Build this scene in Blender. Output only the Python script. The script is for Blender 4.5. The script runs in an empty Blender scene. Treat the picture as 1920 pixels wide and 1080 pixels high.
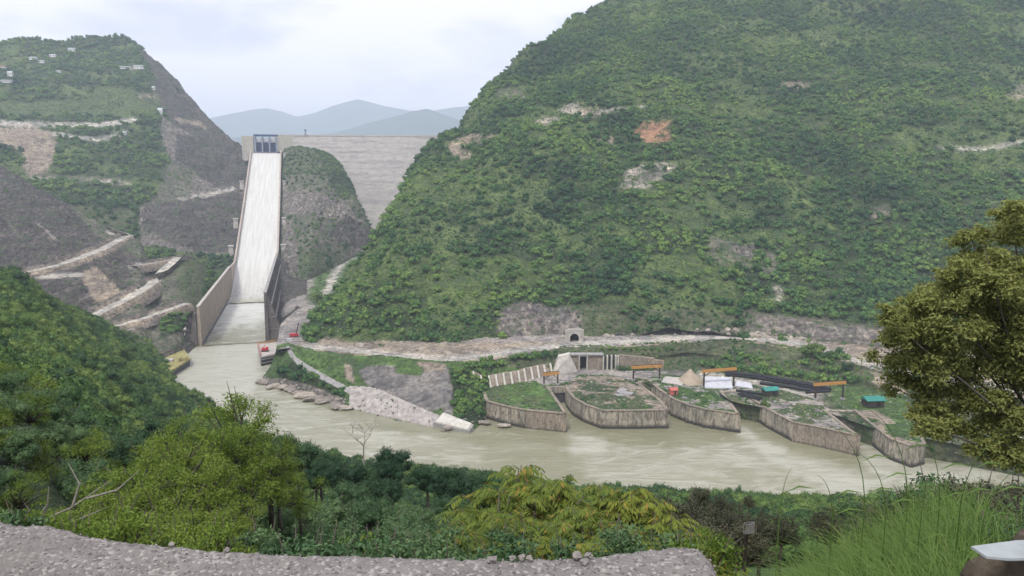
import bpy, bmesh, math, random
import numpy as np
from mathutils import Vector, Matrix, geometry as mgeo
from mathutils.bvhtree import BVHTree

# ------------------------------------------------------------------ camera, sky, sun
SC = bpy.context.scene
COL = SC.collection
CAMZ, F, PITCH = 120.0, 1371.0, math.radians(8.7)
CP, SP = math.cos(PITCH), math.sin(PITCH)
cam_d = bpy.data.cameras.new('camera')
cam_d.sensor_width = 36.0
cam_d.lens = 36.0 * F / 1920.0
cam_d.clip_start, cam_d.clip_end = 0.1, 60000.0
cam = bpy.data.objects.new('camera', cam_d)
COL.objects.link(cam)
cam.location = (0, 0, CAMZ)
cam.rotation_euler = (math.radians(90) - PITCH, 0, 0)
SC.camera = cam

SUN_EL, SUN_AZ = math.radians(58), math.radians(205)     # azimuth clockwise from +Y
world = bpy.data.worlds.new("World")
SC.world = world
world.use_nodes = True
nt = world.node_tree
nt.nodes.clear()
def N(t, typ, **kw):
    n = t.nodes.new(typ)
    for k, v in kw.items():
        if k in n.inputs: n.inputs[k].default_value = v
        else: setattr(n, k, v)
    return n
wo = N(nt, 'ShaderNodeOutputWorld'); bg = N(nt, 'ShaderNodeBackground')
sky = N(nt, 'ShaderNodeTexSky'); sky.sky_type = 'NISHITA'; sky.sun_disc = False
sky.sun_elevation = SUN_EL; sky.sun_rotation = SUN_AZ; sky.altitude = 800
tc = N(nt, 'ShaderNodeTexCoord')
mp = N(nt, 'ShaderNodeMapping'); mp.inputs['Scale'].default_value = (1.0, 1.0, 2.6); mp.inputs['Location'].default_value = (0.35, 0.2, 0.1)
nz = N(nt, 'ShaderNodeTexNoise', Scale=3.4, Detail=8.0, Roughness=0.55, Distortion=0.35)
cr = N(nt, 'ShaderNodeValToRGB')
cr.color_ramp.elements[0].position = 0.41; cr.color_ramp.elements[0].color = (5.2, 5.25, 6.4, 1)
cr.color_ramp.elements[1].position = 0.55; cr.color_ramp.elements[1].color = (7.8, 7.35, 7.75, 1)
mx = N(nt, 'ShaderNodeMix', data_type='RGBA'); mx.inputs[0].default_value = 0.9
nt.links.new(tc.outputs['Generated'], mp.inputs[0]); nt.links.new(mp.outputs[0], nz.inputs['Vector'])
nt.links.new(nz.outputs['Fac'], cr.inputs[0])
nt.links.new(sky.outputs[0], mx.inputs[6]); nt.links.new(cr.outputs[0], mx.inputs[7])
nt.links.new(mx.outputs[2], bg.inputs[0]); bg.inputs[1].default_value = 0.088
nt.links.new(bg.outputs[0], wo.inputs[0])

sun_d = bpy.data.lights.new('sun', 'SUN'); sun_d.energy = 1.5; sun_d.angle = math.radians(10); sun_d.color = (1.0, 0.96, 0.9)
sun = bpy.data.objects.new('sun', sun_d); COL.objects.link(sun)
sdir = Vector((math.sin(SUN_AZ) * math.cos(SUN_EL), math.cos(SUN_AZ) * math.cos(SUN_EL), math.sin(SUN_EL)))
sun.rotation_euler = sdir.to_track_quat('Z', 'Y').to_euler()
sun.location = (0, -40, 300)
SC.view_settings.view_transform = 'Standard'
SC.view_settings.look = 'None'
SC.view_settings.exposure = 1.05
SC.view_settings.gamma = 1.0
SC.render.engine = 'CYCLES'
SC.cycles.use_denoising = True
SC.cycles.max_bounces = 5
SC.cycles.diffuse_bounces = 3
SC.cycles.volume_bounces = 2
SC.cycles.transparent_max_bounces = 8

# ------------------------------------------------------------------ geometry helpers
def W(px, py, t):
    u = (px - 960.0) / F; v = (py - 540.0) / F
    return np.array([u * t, t * (CP - v * SP), CAMZ + t * (-SP - v * CP)])
def PZ(px, py, z):
    v = (py - 540.0) / F
    return W(px, py, (CAMZ - z) / (SP + v * CP))
def proj(P):
    P = np.asarray(P, float)
    y = P[..., 1]; z = P[..., 2] - CAMZ
    t = np.maximum(y * CP - z * SP, 0.01)
    return 960 + F * P[..., 0] / t, 540 - F * (y * SP + z * CP) / t, t

def _hash(ix, iy, s):
    h = (ix.astype(np.int64) * 374761393 + iy.astype(np.int64) * 668265263 + s * 974634777) & 0xffffffff
    h = ((h ^ (h >> 13)) * 1274126177) & 0xffffffff
    h = h ^ (h >> 16)
    return (h & 0xffffff) / float(0xffffff)
def vnoise(x, y, s=0):
    x = np.asarray(x, float); y = np.asarray(y, float)
    x0 = np.floor(x); y0 = np.floor(y); fx = x - x0; fy = y - y0
    fx = fx * fx * (3 - 2 * fx); fy = fy * fy * (3 - 2 * fy)
    a = _hash(x0, y0, s); b = _hash(x0 + 1, y0, s); c = _hash(x0, y0 + 1, s); d = _hash(x0 + 1, y0 + 1, s)
    return (a * (1 - fx) + b * fx) * (1 - fy) + (c * (1 - fx) + d * fx) * fy
def fbm(x, y, s=0, o=4):
    r = 0; a = 0.5; tot = 0
    for i in range(o):
        r = r + a * (vnoise(x, y, s + i * 7) * 2 - 1); tot += a
        x = x * 2.03 + 11.3; y = y * 2.03 - 4.7; a *= 0.5
    return r / tot

def new_mesh(name, V, faces, mats, smooth=False, attrs=None, midx=None):
    me = bpy.data.meshes.new(name)
    V = np.asarray(V, dtype=np.float32)
    if isinstance(faces, np.ndarray) and faces.ndim == 2:
        k = faces.shape[1]
        me.vertices.add(len(V)); me.vertices.foreach_set('co', V.ravel())
        me.loops.add(faces.size); me.loops.foreach_set('vertex_index', faces.astype(np.int32).ravel())
        me.polygons.add(len(faces))
        me.polygons.foreach_set('loop_start', np.arange(0, faces.size, k, dtype=np.int32))
        me.polygons.foreach_set('loop_total', np.full(len(faces), k, dtype=np.int32))
    else:
        me.from_pydata([tuple(map(float, v)) for v in V], [], [tuple(int(i) for i in f) for f in faces])
    for m in (mats if isinstance(mats, (list, tuple)) else [mats]):
        me.materials.append(m)
    if midx is not None: me.polygons.foreach_set('material_index', np.asarray(midx, dtype=np.int32))
    me.update(calc_edges=True)
    me.validate()
    if smooth: me.polygons.foreach_set('use_smooth', np.ones(len(me.polygons), dtype=bool))
    if attrs:
        for k, (typ, data) in attrs.items():
            a = me.attributes.new(k, typ, 'POINT')
            a.data.foreach_set('color' if typ == 'FLOAT_COLOR' else ('vector' if typ == 'FLOAT_VECTOR' else 'value'), np.asarray(data, dtype=np.float32).ravel())
    return me
def link(name, me, parent=None, loc=None, rz=None, sc=None):
    o = bpy.data.objects.new(name, me); COL.objects.link(o)
    if parent is not None: o.parent = parent
    if loc is not None: o.location = tuple(map(float, loc))
    if rz is not None: o.rotation_euler = (0, 0, rz)
    if sc is not None: o.scale = (sc, sc, sc) if not hasattr(sc, '__len__') else sc
    return o
def thing(name, label, cat, loc=(0, 0, 0), rz=0.0, group=None, sc=None, me=None):
    o = link(name, me, None, loc, rz, sc)
    o['label'] = label; o['category'] = cat
    if group: o['group'] = group
    return o
def tag(o, label, cat, group=None):
    o['label'] = label; o['category'] = cat
    if group: o['group'] = group
    return o
def struct(name, me):
    o = link(name, me); o['kind'] = 'structure'; return o

class MB:
    """collects simple solids into one mesh"""
    def __init__(s): s.v = []; s.f = []
    def add(s, V, Fc):
        b = len(s.v); s.v += [tuple(map(float, p)) for p in V]; s.f += [tuple(b + i for i in f) for f in Fc]; return s
    def hexa(s, b4, t4):
        return s.add(list(b4) + list(t4), [(3, 2, 1, 0), (4, 5, 6, 7), (0, 1, 5, 4), (1, 2, 6, 5), (2, 3, 7, 6), (3, 0, 4, 7)])
    def box(s, c, d, rz=0.0):
        hx, hy, hz = d[0] / 2, d[1] / 2, d[2] / 2; co, si = math.cos(rz), math.sin(rz)
        P = []
        for z in (-hz, hz):
            for x, y in ((-hx, -hy), (hx, -hy), (hx, hy), (-hx, hy)):
                P.append((c[0] + x * co - y * si, c[1] + x * si + y * co, c[2] + z))
        return s.hexa(P[:4], P[4:])
    def beam(s, a, b, w, h=None, up=(0, 0, 1)):
        a = Vector(a); b = Vector(b); h = h or w; d = (b - a).normalized(); u = Vector(up)
        if abs(d.dot(u)) > 0.98: u = Vector((0, 1, 0))
        r = d.cross(u).normalized(); u2 = r.cross(d)
        q = [(-w / 2, -h / 2), (w / 2, -h / 2), (w / 2, h / 2), (-w / 2, h / 2)]
        return s.hexa([a + r * x + u2 * y for x, y in q], [b + r * x + u2 * y for x, y in q])
    def tube(s, pts, radii, n=7):
        pts = [Vector(p) for p in pts]; rings = []
        ref = Vector((0.31, 0.17, 0.93))
        for i, p in enumerate(pts):
            d = (pts[min(i + 1, len(pts) - 1)] - pts[max(i - 1, 0)]).normalized()
            r = d.cross(ref)
            if r.length < 0.05: r = d.cross(Vector((1, 0, 0)))
            r.normalize(); u = d.cross(r)
            rings.append([p + (r * math.cos(2 * math.pi * k / n) + u * math.sin(2 * math.pi * k / n)) * radii[i] for k in range(n)])
        V = [v for rg in rings for v in rg]; Fc = []
        for i in range(len(pts) - 1):
            for k in range(n):
                Fc.append((i * n + k, i * n + (k + 1) % n, (i + 1) * n + (k + 1) % n, (i + 1) * n + k))
        Fc.append(tuple(range(n))[::-1]); Fc.append(tuple(range((len(pts) - 1) * n, len(pts) * n)))
        return s.add(V, Fc)
    def mesh(s, name, m, smooth=False): return new_mesh(name, s.v, s.f, m, smooth)
    def build(s, name, m, parent=None, smooth=False, loc=None): return link(name, s.mesh(name, m, smooth), parent, loc)

def cr_interp(Pc, n, axis):
    Pc = np.moveaxis(Pc, axis, 0); K = len(Pc)
    t = np.linspace(0, K - 1, n); i = np.minimum(t.astype(int), K - 2); f = (t - i)[(...,) + (None,) * (Pc.ndim - 1)]
    p0 = Pc[np.maximum(i - 1, 0)]; p1 = Pc[i]; p2 = Pc[i + 1]; p3 = Pc[np.minimum(i + 2, K - 1)]
    # soft (tension 0.35) cubic avoids overshoot between uneven rows
    m1 = (p2 - p0) * 0.35; m2 = (p3 - p1) * 0.35
    f2 = f * f; f3 = f2 * f
    R = p1 * (2 * f3 - 3 * f2 + 1) + m1 * (f3 - 2 * f2 + f) + p2 * (-2 * f3 + 3 * f2) + m2 * (f3 - f2)
    return np.moveaxis(R, 0, axis)

# chute frame: s runs upstream along the axis, q across (to the right)
CO = np.array([-201.0, 517.0]); CA = np.array([-0.274, 0.962]); CQ = np.array([0.962, 0.274])
TOE, TOPS = 222.0, 672.0
def chute_z(s):
    s = np.asarray(s, float)
    d = (s - TOE) / (TOPS - TOE)
    return np.where(s < TOE, -1.0, -1.0 + 154.0 * (0.90 * np.clip(d, 0, 2) + 0.10 * np.clip(d, 0, 1) ** 2))
def CH(s, q, z): return np.array([CO[0] + CA[0] * s + CQ[0] * q, CO[1] + CA[1] * s + CQ[1] * q, z])

def in_poly(x, y, poly):
    r = np.zeros(x.shape, bool); n = len(poly)
    for i in range(n):
        x1, y1 = poly[i]; x2, y2 = poly[(i + 1) % n]
        if y1 == y2: continue
        c = ((y1 > y) != (y2 > y)) & (x < (x2 - x1) * (y - y1) / (y2 - y1) + x1)
        r ^= c
    return r
def near_line(x, y, line, w):
    r = np.zeros(x.shape, bool)
    for (x1, y1), (x2, y2) in zip(line[:-1], line[1:]):
        dx, dy = x2 - x1, y2 - y1; L = dx * dx + dy * dy
        t = np.clip(((x - x1) * dx + (y - y1) * dy) / L, 0, 1)
        r |= (x - x1 - t * dx) ** 2 + (y - y1 - t * dy) ** 2 < w * w
    return r

class Patch: pass
PATCHES = {}
ZONE = dict(  # rgb, bareness
    rock=((0.175, 0.160, 0.150), 0.95), rockd=((0.080, 0.073, 0.072), 0.93), rockg=((0.135, 0.135, 0.105), 0.72), soil=((0.30, 0.255, 0.205), 1.0), pale=((0.36, 0.33, 0.29), 1.0),
    orange=((0.33, 0.195, 0.12), 1.0), road=((0.46, 0.44, 0.40), 1.0), grass=((0.085, 0.15, 0.045), 0.6), gravel=((0.30, 0.28, 0.265), 1.0),
    riprap=((0.20, 0.19, 0.185), 1.0), scrub=((0.10, 0.115, 0.065), 0.45), conc=((0.42, 0.40, 0.36), 1.0), veg=((0.034, 0.054, 0.024), 0.0), grs2=((0.085, 0.125, 0.045), 0.55))  # veg is darkened so the gaps between tree crowns look shaded
def patch(name, ctrl, nu, nv, zones, mat, amp=3.0, sc=40.0, rough=0.6, seed=1, base='veg', warp=5.0, clamp=True, gully=0.0, zwarp=None):
    P = np.array(ctrl, float)
    P = cr_interp(P, nv, 0); P = cr_interp(P, nu, 1)
    x, y = P[..., 0].copy(), P[..., 1].copy()
    n = fbm(x / sc, y / sc, seed, 4)
    n2 = fbm(x / (sc * 0.12), y / (sc * 0.12), seed + 50, 3)
    edge = 1.0
    calm = 1.0
    if name == 'left_cut_slope':      # graded ground beside the switchback roads
        qx, qy, _ = proj(P); dm_ = np.full(qx.shape, 99.0)
        for z_, shp_, *w_ in zones:
            if z_ == 'road' and w_:
                for (x1, y1), (x2, y2) in zip(shp_[:-1], shp_[1:]):
                    dx_, dy_ = x2 - x1, y2 - y1; t_ = np.clip(((qx - x1) * dx_ + (qy - y1) * dy_) / (dx_ * dx_ + dy_ * dy_), 0, 1)
                    dm_ = np.minimum(dm_, np.hypot(qx - x1 - t_ * dx_, qy - y1 - t_ * dy_))
        calm = np.clip((dm_ - 9) / 16, 0, 1)
    P[..., 2] += (amp * n + rough * n2) * calm
    if gully:
        g = np.abs(fbm(x / (sc * 1.1) + 3, y / (sc * 2.6), seed + 9, 3))
        P[..., 2] += gully * (g * 2 - 0.6) * calm
    P[..., 0] += amp * 0.5 * fbm(x / sc + 9, y / sc, seed + 3, 3)
    if clamp:
        s = (P[..., 0] - CO[0]) * CA[0] + (P[..., 1] - CO[1]) * CA[1]
        q = (P[..., 0] - CO[0]) * CQ[0] + (P[..., 1] - CO[1]) * CQ[1]
        m = (np.abs(q) < 25.5) & (s > -6) & (s < 720)
        P[..., 2] = np.where(m, np.minimum(P[..., 2], chute_z(s) - 5), P[..., 2])
        # cut slopes beside the chute stay just above or below the wall tops
        m2 = (np.abs(q) >= 25.5) & (np.abs(q) < 75) & (s > TOE) & (s < 690)
        top = chute_z(s) + 2 + (np.abs(q) - 25.5) * 0.75
        P[..., 2] = np.where(m2, np.minimum(P[..., 2], top), P[..., 2])
    V = P.reshape(-1, 3)
    iu, iv = np.meshgrid(np.arange(nu - 1), np.arange(nv - 1))
    a = (iv * nu + iu).ravel()
    Fc = np.stack([a, a + 1, a + nu + 1, a + nu], 1)
    # orient upward
    e1 = V[Fc[:, 1]] - V[Fc[:, 0]]; e2 = V[Fc[:, 3]] - V[Fc[:, 0]]
    if np.mean(np.cross(e1, e2)[:, 2]) < 0: Fc = Fc[:, ::-1].copy()
    px, py, t = proj(V)
    wsc = 700 / np.maximum(t, 60)
    wx = px + warp * wsc * (fbm(V[:, 0] / 14, V[:, 1] / 14 + V[:, 2] / 9, 77, 3) + 1.5 * fbm(V[:, 0] / 45, V[:, 1] / 45 + V[:, 2] / 30, 177, 3))
    lx_, ly_ = px + warp * .4 * wsc * fbm(V[:, 0] / 14, V[:, 1] / 14 + V[:, 2] / 9, 77, 3), py + warp * .3 * wsc * fbm(V[:, 0] / 14, V[:, 1] / 14, 79, 3)
    wy = py + warp * .8 * wsc * (fbm(V[:, 0] / 14 + 50, V[:, 1] / 14 + V[:, 2] / 9, 78, 3) + 1.2 * fbm(V[:, 0] / 45, V[:, 1] / 45 + V[:, 2] / 30, 178, 3))
    c0, b0 = ZONE[base]
    colr = np.tile(np.array(c0), (len(V), 1)); bare = np.full(len(V), b0)
    if base == 'veg' and name != 'near_slope':
        kc = fbm(V[:, 0] / 60, V[:, 1] / 60 + V[:, 2] / 40, seed + 33, 4); tr_ = (V[:, 2] / 19 + .6 * fbm(V[:, 0] / 80, V[:, 1] / 80, seed + 35, 3)) % 1.0
        cl = (kc > .16) | ((tr_ < .13) & (fbm(V[:, 0] / 50, V[:, 1] / 50, seed + 37, 2) > -.25))
        colr[cl] = (0.098, 0.140, 0.046); bare[cl] = .44
    for z, shp, *w in zones:
        m = near_line(lx_, ly_, shp, w[0]) if w else in_poly(wx, wy, shp)
        if name == 'right_mountain' and not w and shp[0][1] < 520: m &= fbm(V[:, 0] / 8, V[:, 1] / 8 + V[:, 2] / 6, 190, 3) < .22
        colr[m] = ZONE[z][0]; bare[m] = ZONE[z][1]
    # smooth the borders of the zones a little
    cg = np.concatenate([colr, bare[:, None]], 1).reshape(nv, nu, 4)
    for _ in range(2):
        k = cg.copy()
        k[1:-1, 1:-1] = (cg[1:-1, 1:-1] * 2 + cg[:-2, 1:-1] + cg[2:, 1:-1] + cg[1:-1, :-2] + cg[1:-1, 2:]) / 6
        cg = k
    cg = cg.reshape(-1, 4)
    if name == 'right_mountain': V[:, 2] -= 3.0 * np.clip((cg[:, 3] - .8) * 5, 0, 1) * (V[:, 2] > 45)
    # bare ground is rougher than planted ground
    br_ = np.clip((cg[:, 3] - .7) * 4, 0, 1)
    V[:, 2] += (np.ravel(calm) if name == 'left_cut_slope' else 1.0) * (br_ * rough * (1.3 if name in ('right_mountain', 'backfill_slope') else 3.4) * (np.abs(fbm(V[:, 0] / (sc * .09), V[:, 1] / (sc * .09) + V[:, 2] / (sc * .14), seed + 71, 3)) - .3)) if name in ('right_mountain', 'left_mountain', 'left_cut_slope', 'middle_ridge', 'backfill_slope') else 0
    me = new_mesh(name, V, Fc, mat, smooth=True, attrs={'paint': ('FLOAT_COLOR', cg)})
    o = struct(name, me)
    p = Patch(); p.V = V; p.F = Fc; p.bare = cg[:, 3]; p.o = o; p.px = px; p.py = py; p.t = t; p.tree = None
    p.bvh = BVHTree.FromPolygons([tuple(v) for v in V], [tuple(f) for f in Fc.tolist()])
    PATCHES[name] = p
    return p
CAMV = Vector((0, 0, CAMZ))
def ray(px, py, names=None):
    d = Vector(W(px, py, 1.0)) - CAMV; d.normalize()
    best = None
    for k, p in PATCHES.items():
        if names and k not in names: continue
        h = p.bvh.ray_cast(CAMV, d)
        if h[0] is not None and (best is None or h[3] < best[3]): best = h
    return best
def ground(x, y, names=None, default=0.0):
    z = default; got = False
    for k, p in PATCHES.items():
        if names and k not in names: continue
        h = p.bvh.ray_cast(Vector((x, y, 900)), Vector((0, 0, -1)))
        if h[0] is not None and (not got or h[0].z > z): z = h[0].z; got = True
    return z

# ------------------------------------------------------------------ materials
def material(name):
    m = bpy.data.materials.new(name); m.use_nodes = True; t = m.node_tree; t.nodes.clear()
    o = N(t, 'ShaderNodeOutputMaterial'); b = N(t, 'ShaderNodeBsdfPrincipled')
    t.links.new(b.outputs[0], o.inputs[0])
    b.inputs['Specular IOR Level'].default_value = 0.25
    return m, t, b, o
def L(t, a, b): t.links.new(a, b)
def ramp(t, fac, stops):
    r = N(t, 'ShaderNodeValToRGB'); e = r.color_ramp.elements
    while len(e) < len(stops): e.new(0.5)
    for q, (p, c) in zip(e, stops): q.position = p; q.color = (*c, 1) if len(c) == 3 else c
    L(t, fac, r.inputs[0]); return r.outputs[0]
def noise(t, vec, scale, detail=5.0, rough=0.55, dist=0.0):
    n = N(t, 'ShaderNodeTexNoise', Scale=scale, Detail=detail, Roughness=rough, Distortion=dist)
    if vec is not None: L(t, vec, n.inputs['Vector'])
    return n.outputs['Fac']
def mixc(t, fac, a, b, mode='MIX'):
    m = N(t, 'ShaderNodeMix', data_type='RGBA', blend_type=mode)
    for i, v in ((0, fac), (6, a), (7, b)):
        if hasattr(v, 'is_output'): L(t, v, m.inputs[i])
        else: m.inputs[i].default_value = v if i == 0 else (*v, 1)
    return m.outputs[2]
def bump(t, b, h, strength, dist):
    n = N(t, 'ShaderNodeBump', Strength=strength, Distance=dist); L(t, h, n.inputs['Height']); L(t, n.outputs[0], b.inputs['Normal']); return n
def mapped(t, scale=(1, 1, 1), rot=(0, 0, 0), src='Position'):
    if src == 'Position': s = N(t, 'ShaderNodeNewGeometry').outputs['Position']
    else: s = N(t, 'ShaderNodeTexCoord').outputs[src]
    m = N(t, 'ShaderNodeMapping'); m.inputs['Scale'].default_value = scale; m.inputs['Rotation'].default_value = rot
    L(t, s, m.inputs[0]); return m.outputs[0]

# terrain: painted zones carry the ground colour, veg darkened as shade under trees, noise breaks it up
M_terr, t, b, o = material('terrain_ground')
at = N(t, 'ShaderNodeAttribute', attribute_name='paint')
pos = mapped(t)
n1 = noise(t, pos, 0.045, 6); n2 = noise(t, pos, 0.4, 6, 0.65); n3 = noise(t, mapped(t, (0.25, 0.25, 0.9)), 0.35, 5, 0.6, 0.8)
c1 = mixc(t, 1.0, at.outputs['Color'], ramp(t, n1, [(0.3, (0.72, 0.74, 0.76)), (0.7, (1.25, 1.22, 1.15))]), 'MULTIPLY')
c2 = mixc(t, 1.0, c1, ramp(t, n2, [(0.33, (0.50, 0.50, 0.52)), (0.52, (1, 1, 1)), (0.7, (1.45, 1.42, 1.36))]), 'MULTIPLY')
c3 = mixc(t, 0.7, c2, ramp(t, n3, [(0.38, (0.55, 0.55, 0.57)), (0.6, (1.3, 1.28, 1.22))]), 'MULTIPLY')
n5 = noise(t, mapped(t, (0.30, 0.22, 0.035), (0, 0, 0.4)), 1.0, 6, 0.68, 0.5)
stk = ramp(t, at.outputs['Alpha'], [(0.7, (0, 0, 0)), (0.9, (1, 1, 1)), (0.955, (1, 1, 1)), (0.99, (0, 0, 0))])
c3 = mixc(t, stk, c3, mixc(t, 1.0, c3, ramp(t, n5, [(0.36, (0.5, 0.49, 0.5)), (0.5, (1, 1, 1)), (0.64, (1.85, 1.78, 1.66))]), 'MULTIPLY'))
# patches of low green growth on bare ground
gfac = N(t, 'ShaderNodeMath', operation='MULTIPLY'); 
gr = ramp(t, noise(t, pos, 0.11, 7, 0.7), [(0.52, (0, 0, 0)), (0.60, (1, 1, 1))])
L(t, gr, gfac.inputs[0])
inv = N(t, 'ShaderNodeMapRange'); inv.inputs['From Min'].default_value = 1.0; inv.inputs['From Max'].default_value = 0.9; L(t, at.outputs['Alpha'], inv.inputs['Value'])
L(t, inv.outputs[0], gfac.inputs[1])
c4 = mixc(t, gfac.outputs[0], c3, (0.06, 0.095, 0.04))
L(t, c4, b.inputs['Base Color']); b.inputs['Roughness'].default_value = 0.95
vor = N(t, 'ShaderNodeTexVoronoi', Scale=0.35); L(t, pos, vor.inputs['Vector'])
hs = N(t, 'ShaderNodeMath', operation='MULTIPLY_ADD'); L(t, vor.outputs['Distance'], hs.inputs[0]); hs.inputs[1].default_value = 0.5; L(t, n2, hs.inputs[2])
bump(t, b, hs.outputs[0], 0.9, 2.2)

def simple(name, c, rough=0.8, n_sc=1.0, var=0.25, bmp=0.0, bd=0.05, metal=0.0, src='Position'):
    m, t, b, o = material(name); p = mapped(t, src=src)
    n = noise(t, p, n_sc, 6, 0.6)
    L(t, mixc(t, 1.0, c, ramp(t, n, [(0.3, (1 - var,) * 3), (0.7, (1 + var,) * 3)]), 'MULTIPLY'), b.inputs['Base Color'])
    b.inputs['Roughness'].default_value = rough; b.inputs['Metallic'].default_value = metal
    if bmp: bump(t, b, n, bmp, bd)
    return m

def stained_concrete(name, c, dark, zlo=0.0, wet=1.2, streak=1.0, vsc=0.5):
    m, t, b, o = material(name)
    v = mapped(t, (vsc, vsc, vsc * 0.30)); s1 = noise(t, v, 1.0, 8, 0.75, 1.2); s2 = noise(t, mapped(t), 0.8, 6, 0.65); s3 = noise(t, mapped(t), 0.08, 4)
    col = mixc(t, ramp(t, s1, [(0.40, (1, 1, 1)), (0.56, (0, 0, 0))]), c, dark)
    if streak < 1: col = mixc(t, streak, c, col)
    col = mixc(t, 1.0, col, ramp(t, s2, [(0.3, (0.7, 0.7, 0.7)), (0.7, (1.2, 1.18, 1.12))]), 'MULTIPLY')
    col = mixc(t, 1.0, col, ramp(t, s3, [(0.3, (0.8, 0.82, 0.8)), (0.7, (1.15, 1.1, 1.05))]), 'MULTIPLY')
    sx = N(t, 'ShaderNodeSeparateXYZ'); L(t, N(t, 'ShaderNodeNewGeometry').outputs['Position'], sx.inputs[0])
    ad = N(t, 'ShaderNodeMath', operation='MULTIPLY_ADD'); L(t, s2, ad.inputs[0]); ad.inputs[1].default_value = 2.0; L(t, sx.outputs[2], ad.inputs[2])
    mr = N(t, 'ShaderNodeMapRange'); mr.inputs['From Min'].default_value = zlo + wet + 1.6; mr.inputs['From Max'].default_value = zlo + wet; L(t, ad.outputs[0], mr.inputs['Value'])
    col = mixc(t, mr.outputs[0], col, (0.055, 0.05, 0.045))
    L(t, col, b.inputs['Base Color']); b.inputs['Roughness'].default_value = 0.9
    bump(t, b, s2, 0.5, 0.15)
    return m
M_quay = stained_concrete('stained_quay_concrete', (0.43, 0.395, 0.335), (0.11, 0.10, 0.088), 0.0, 1.9, 0.95, 0.36)
M_quay2 = stained_concrete('brown_stained_concrete', (0.335, 0.29, 0.245), (0.13, 0.112, 0.096), 0.0, 0.6, 0.8, 0.8)
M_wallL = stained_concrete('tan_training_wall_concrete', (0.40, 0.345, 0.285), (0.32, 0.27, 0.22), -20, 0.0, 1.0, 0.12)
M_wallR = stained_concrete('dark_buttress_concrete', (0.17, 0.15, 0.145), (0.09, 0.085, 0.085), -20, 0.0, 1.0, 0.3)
M_conc = simple('pale_concrete', (0.44, 0.41, 0.37), 0.9, 0.4, 0.25, 0.3, 0.1)
M_concg = simple('grey_concrete', (0.30, 0.29, 0.28), 0.9, 0.5, 0.3, 0.3, 0.1)
M_concd = simple('wet_and_shaded_concrete', (0.075, 0.072, 0.075), 0.7, 0.4, 0.5, 0.4, 0.2)  # waterside concrete; also paints shade into the wall recess and tunnel lining
M_rib = simple('white_rib_concrete', (0.52, 0.50, 0.44), 0.9, 0.6, 0.2)
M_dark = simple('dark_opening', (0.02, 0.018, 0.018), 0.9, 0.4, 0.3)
M_white = simple('white_sheet', (0.50, 0.51, 0.54), 0.6, 0.5, 0.12)
M_orange = simple('orange_painted_steel', (0.50, 0.26, 0.08), 0.5, 0.6, 0.2)
M_brown = simple('dark_brown_steel', (0.055, 0.042, 0.035), 0.6, 0.6, 0.3)
M_pipe = simple('black_pipe_plastic', (0.022, 0.022, 0.028), 0.42, 0.4, 0.3)
M_blue = simple('blue_steel_gate', (0.035, 0.065, 0.15), 0.5, 0.3, 0.2)
M_red = simple('red_paint', (0.50, 0.035, 0.04), 0.45, 0.5, 0.2)
M_pink = simple('faded_red_tarpaulin', (0.50, 0.15, 0.12), 0.7, 0.5, 0.2)
M_teal = simple('teal_tarpaulin', (0.04, 0.23, 0.19), 0.55, 0.4, 0.2)
M_yel = simple('yellowed_moss_concrete', (0.29, 0.26, 0.11), 0.85, 0.5, 0.45)
M_sand = simple('tan_sand', (0.37, 0.31, 0.23), 0.95, 0.3, 0.12, 0.3, 0.2)
M_bark = simple('bark', (0.10, 0.085, 0.07), 0.9, 6.0, 0.35, 0.5, 0.03)
M_barkp = simple('pale_dead_bark', (0.27, 0.25, 0.21), 0.9, 6.0, 0.3, 0.5, 0.03)
M_house = simple('house_plaster', (0.68, 0.68, 0.66), 0.8, 0.2, 0.12)
M_roof = simple('house_roof_sheet', (0.30, 0.12, 0.10), 0.7, 0.2, 0.2)
M_roofw = simple('pale_roof_sheet', (0.5, 0.55, 0.58), 0.6, 0.2, 0.15)
M_stone = simple('rubble_stone', (0.24, 0.21, 0.18), 0.95, 0.5, 0.45, 0.7, 0.3)
M_stone2 = simple('pale_boulder', (0.34, 0.30, 0.25), 0.95, 0.5, 0.35, 0.6, 0.3)

# parapet: rough exposed aggregate
M_par, t, b, o = material('exposed_aggregate_concrete')
p = mapped(t); nn = noise(t, p, 9, 8, 0.7); v1 = N(t, 'ShaderNodeTexVoronoi', Scale=110.0); L(t, p, v1.inputs['Vector'])
v2 = N(t, 'ShaderNodeTexVoronoi', Scale=50.0); L(t, p, v2.inputs['Vector'])
ca = ramp(t, nn, [(0.3, (0.135, 0.124, 0.116)), (0.5, (0.195, 0.181, 0.169)), (0.7, (0.25, 0.232, 0.216))])
sp = N(t, 'ShaderNodeSeparateColor'); L(t, v1.outputs['Color'], sp.inputs[0])
ca = mixc(t, ramp(t, sp.outputs[0], [(0.80, (0, 0, 0)), (0.88, (0.75, 0.75, 0.75))]), ca, (0.36, 0.34, 0.31))
ca = mixc(t, ramp(t, sp.outputs[1], [(0.84, (0, 0, 0)), (0.9, (0.7, 0.7, 0.7))]), ca, (0.09, 0.08, 0.08))
ca = mixc(t, ramp(t, noise(t, p, 2.2, 4), [(0.5, (0, 0, 0)), (0.72, (0.55, 0.55, 0.55))]), ca, (0.14, 0.125, 0.11))
L(t, ca, b.inputs['Base Color']); b.inputs['Roughness'].default_value = 0.95
hh = N(t, 'ShaderNodeMath', operation='MULTIPLY_ADD'); L(t, v1.outputs['Distance'], hh.inputs[0]); hh.inputs[1].default_value = -0.6; L(t, nn, hh.inputs[2])
bump(t, b, hh.outputs[0], 0.5, 0.015)

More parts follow.
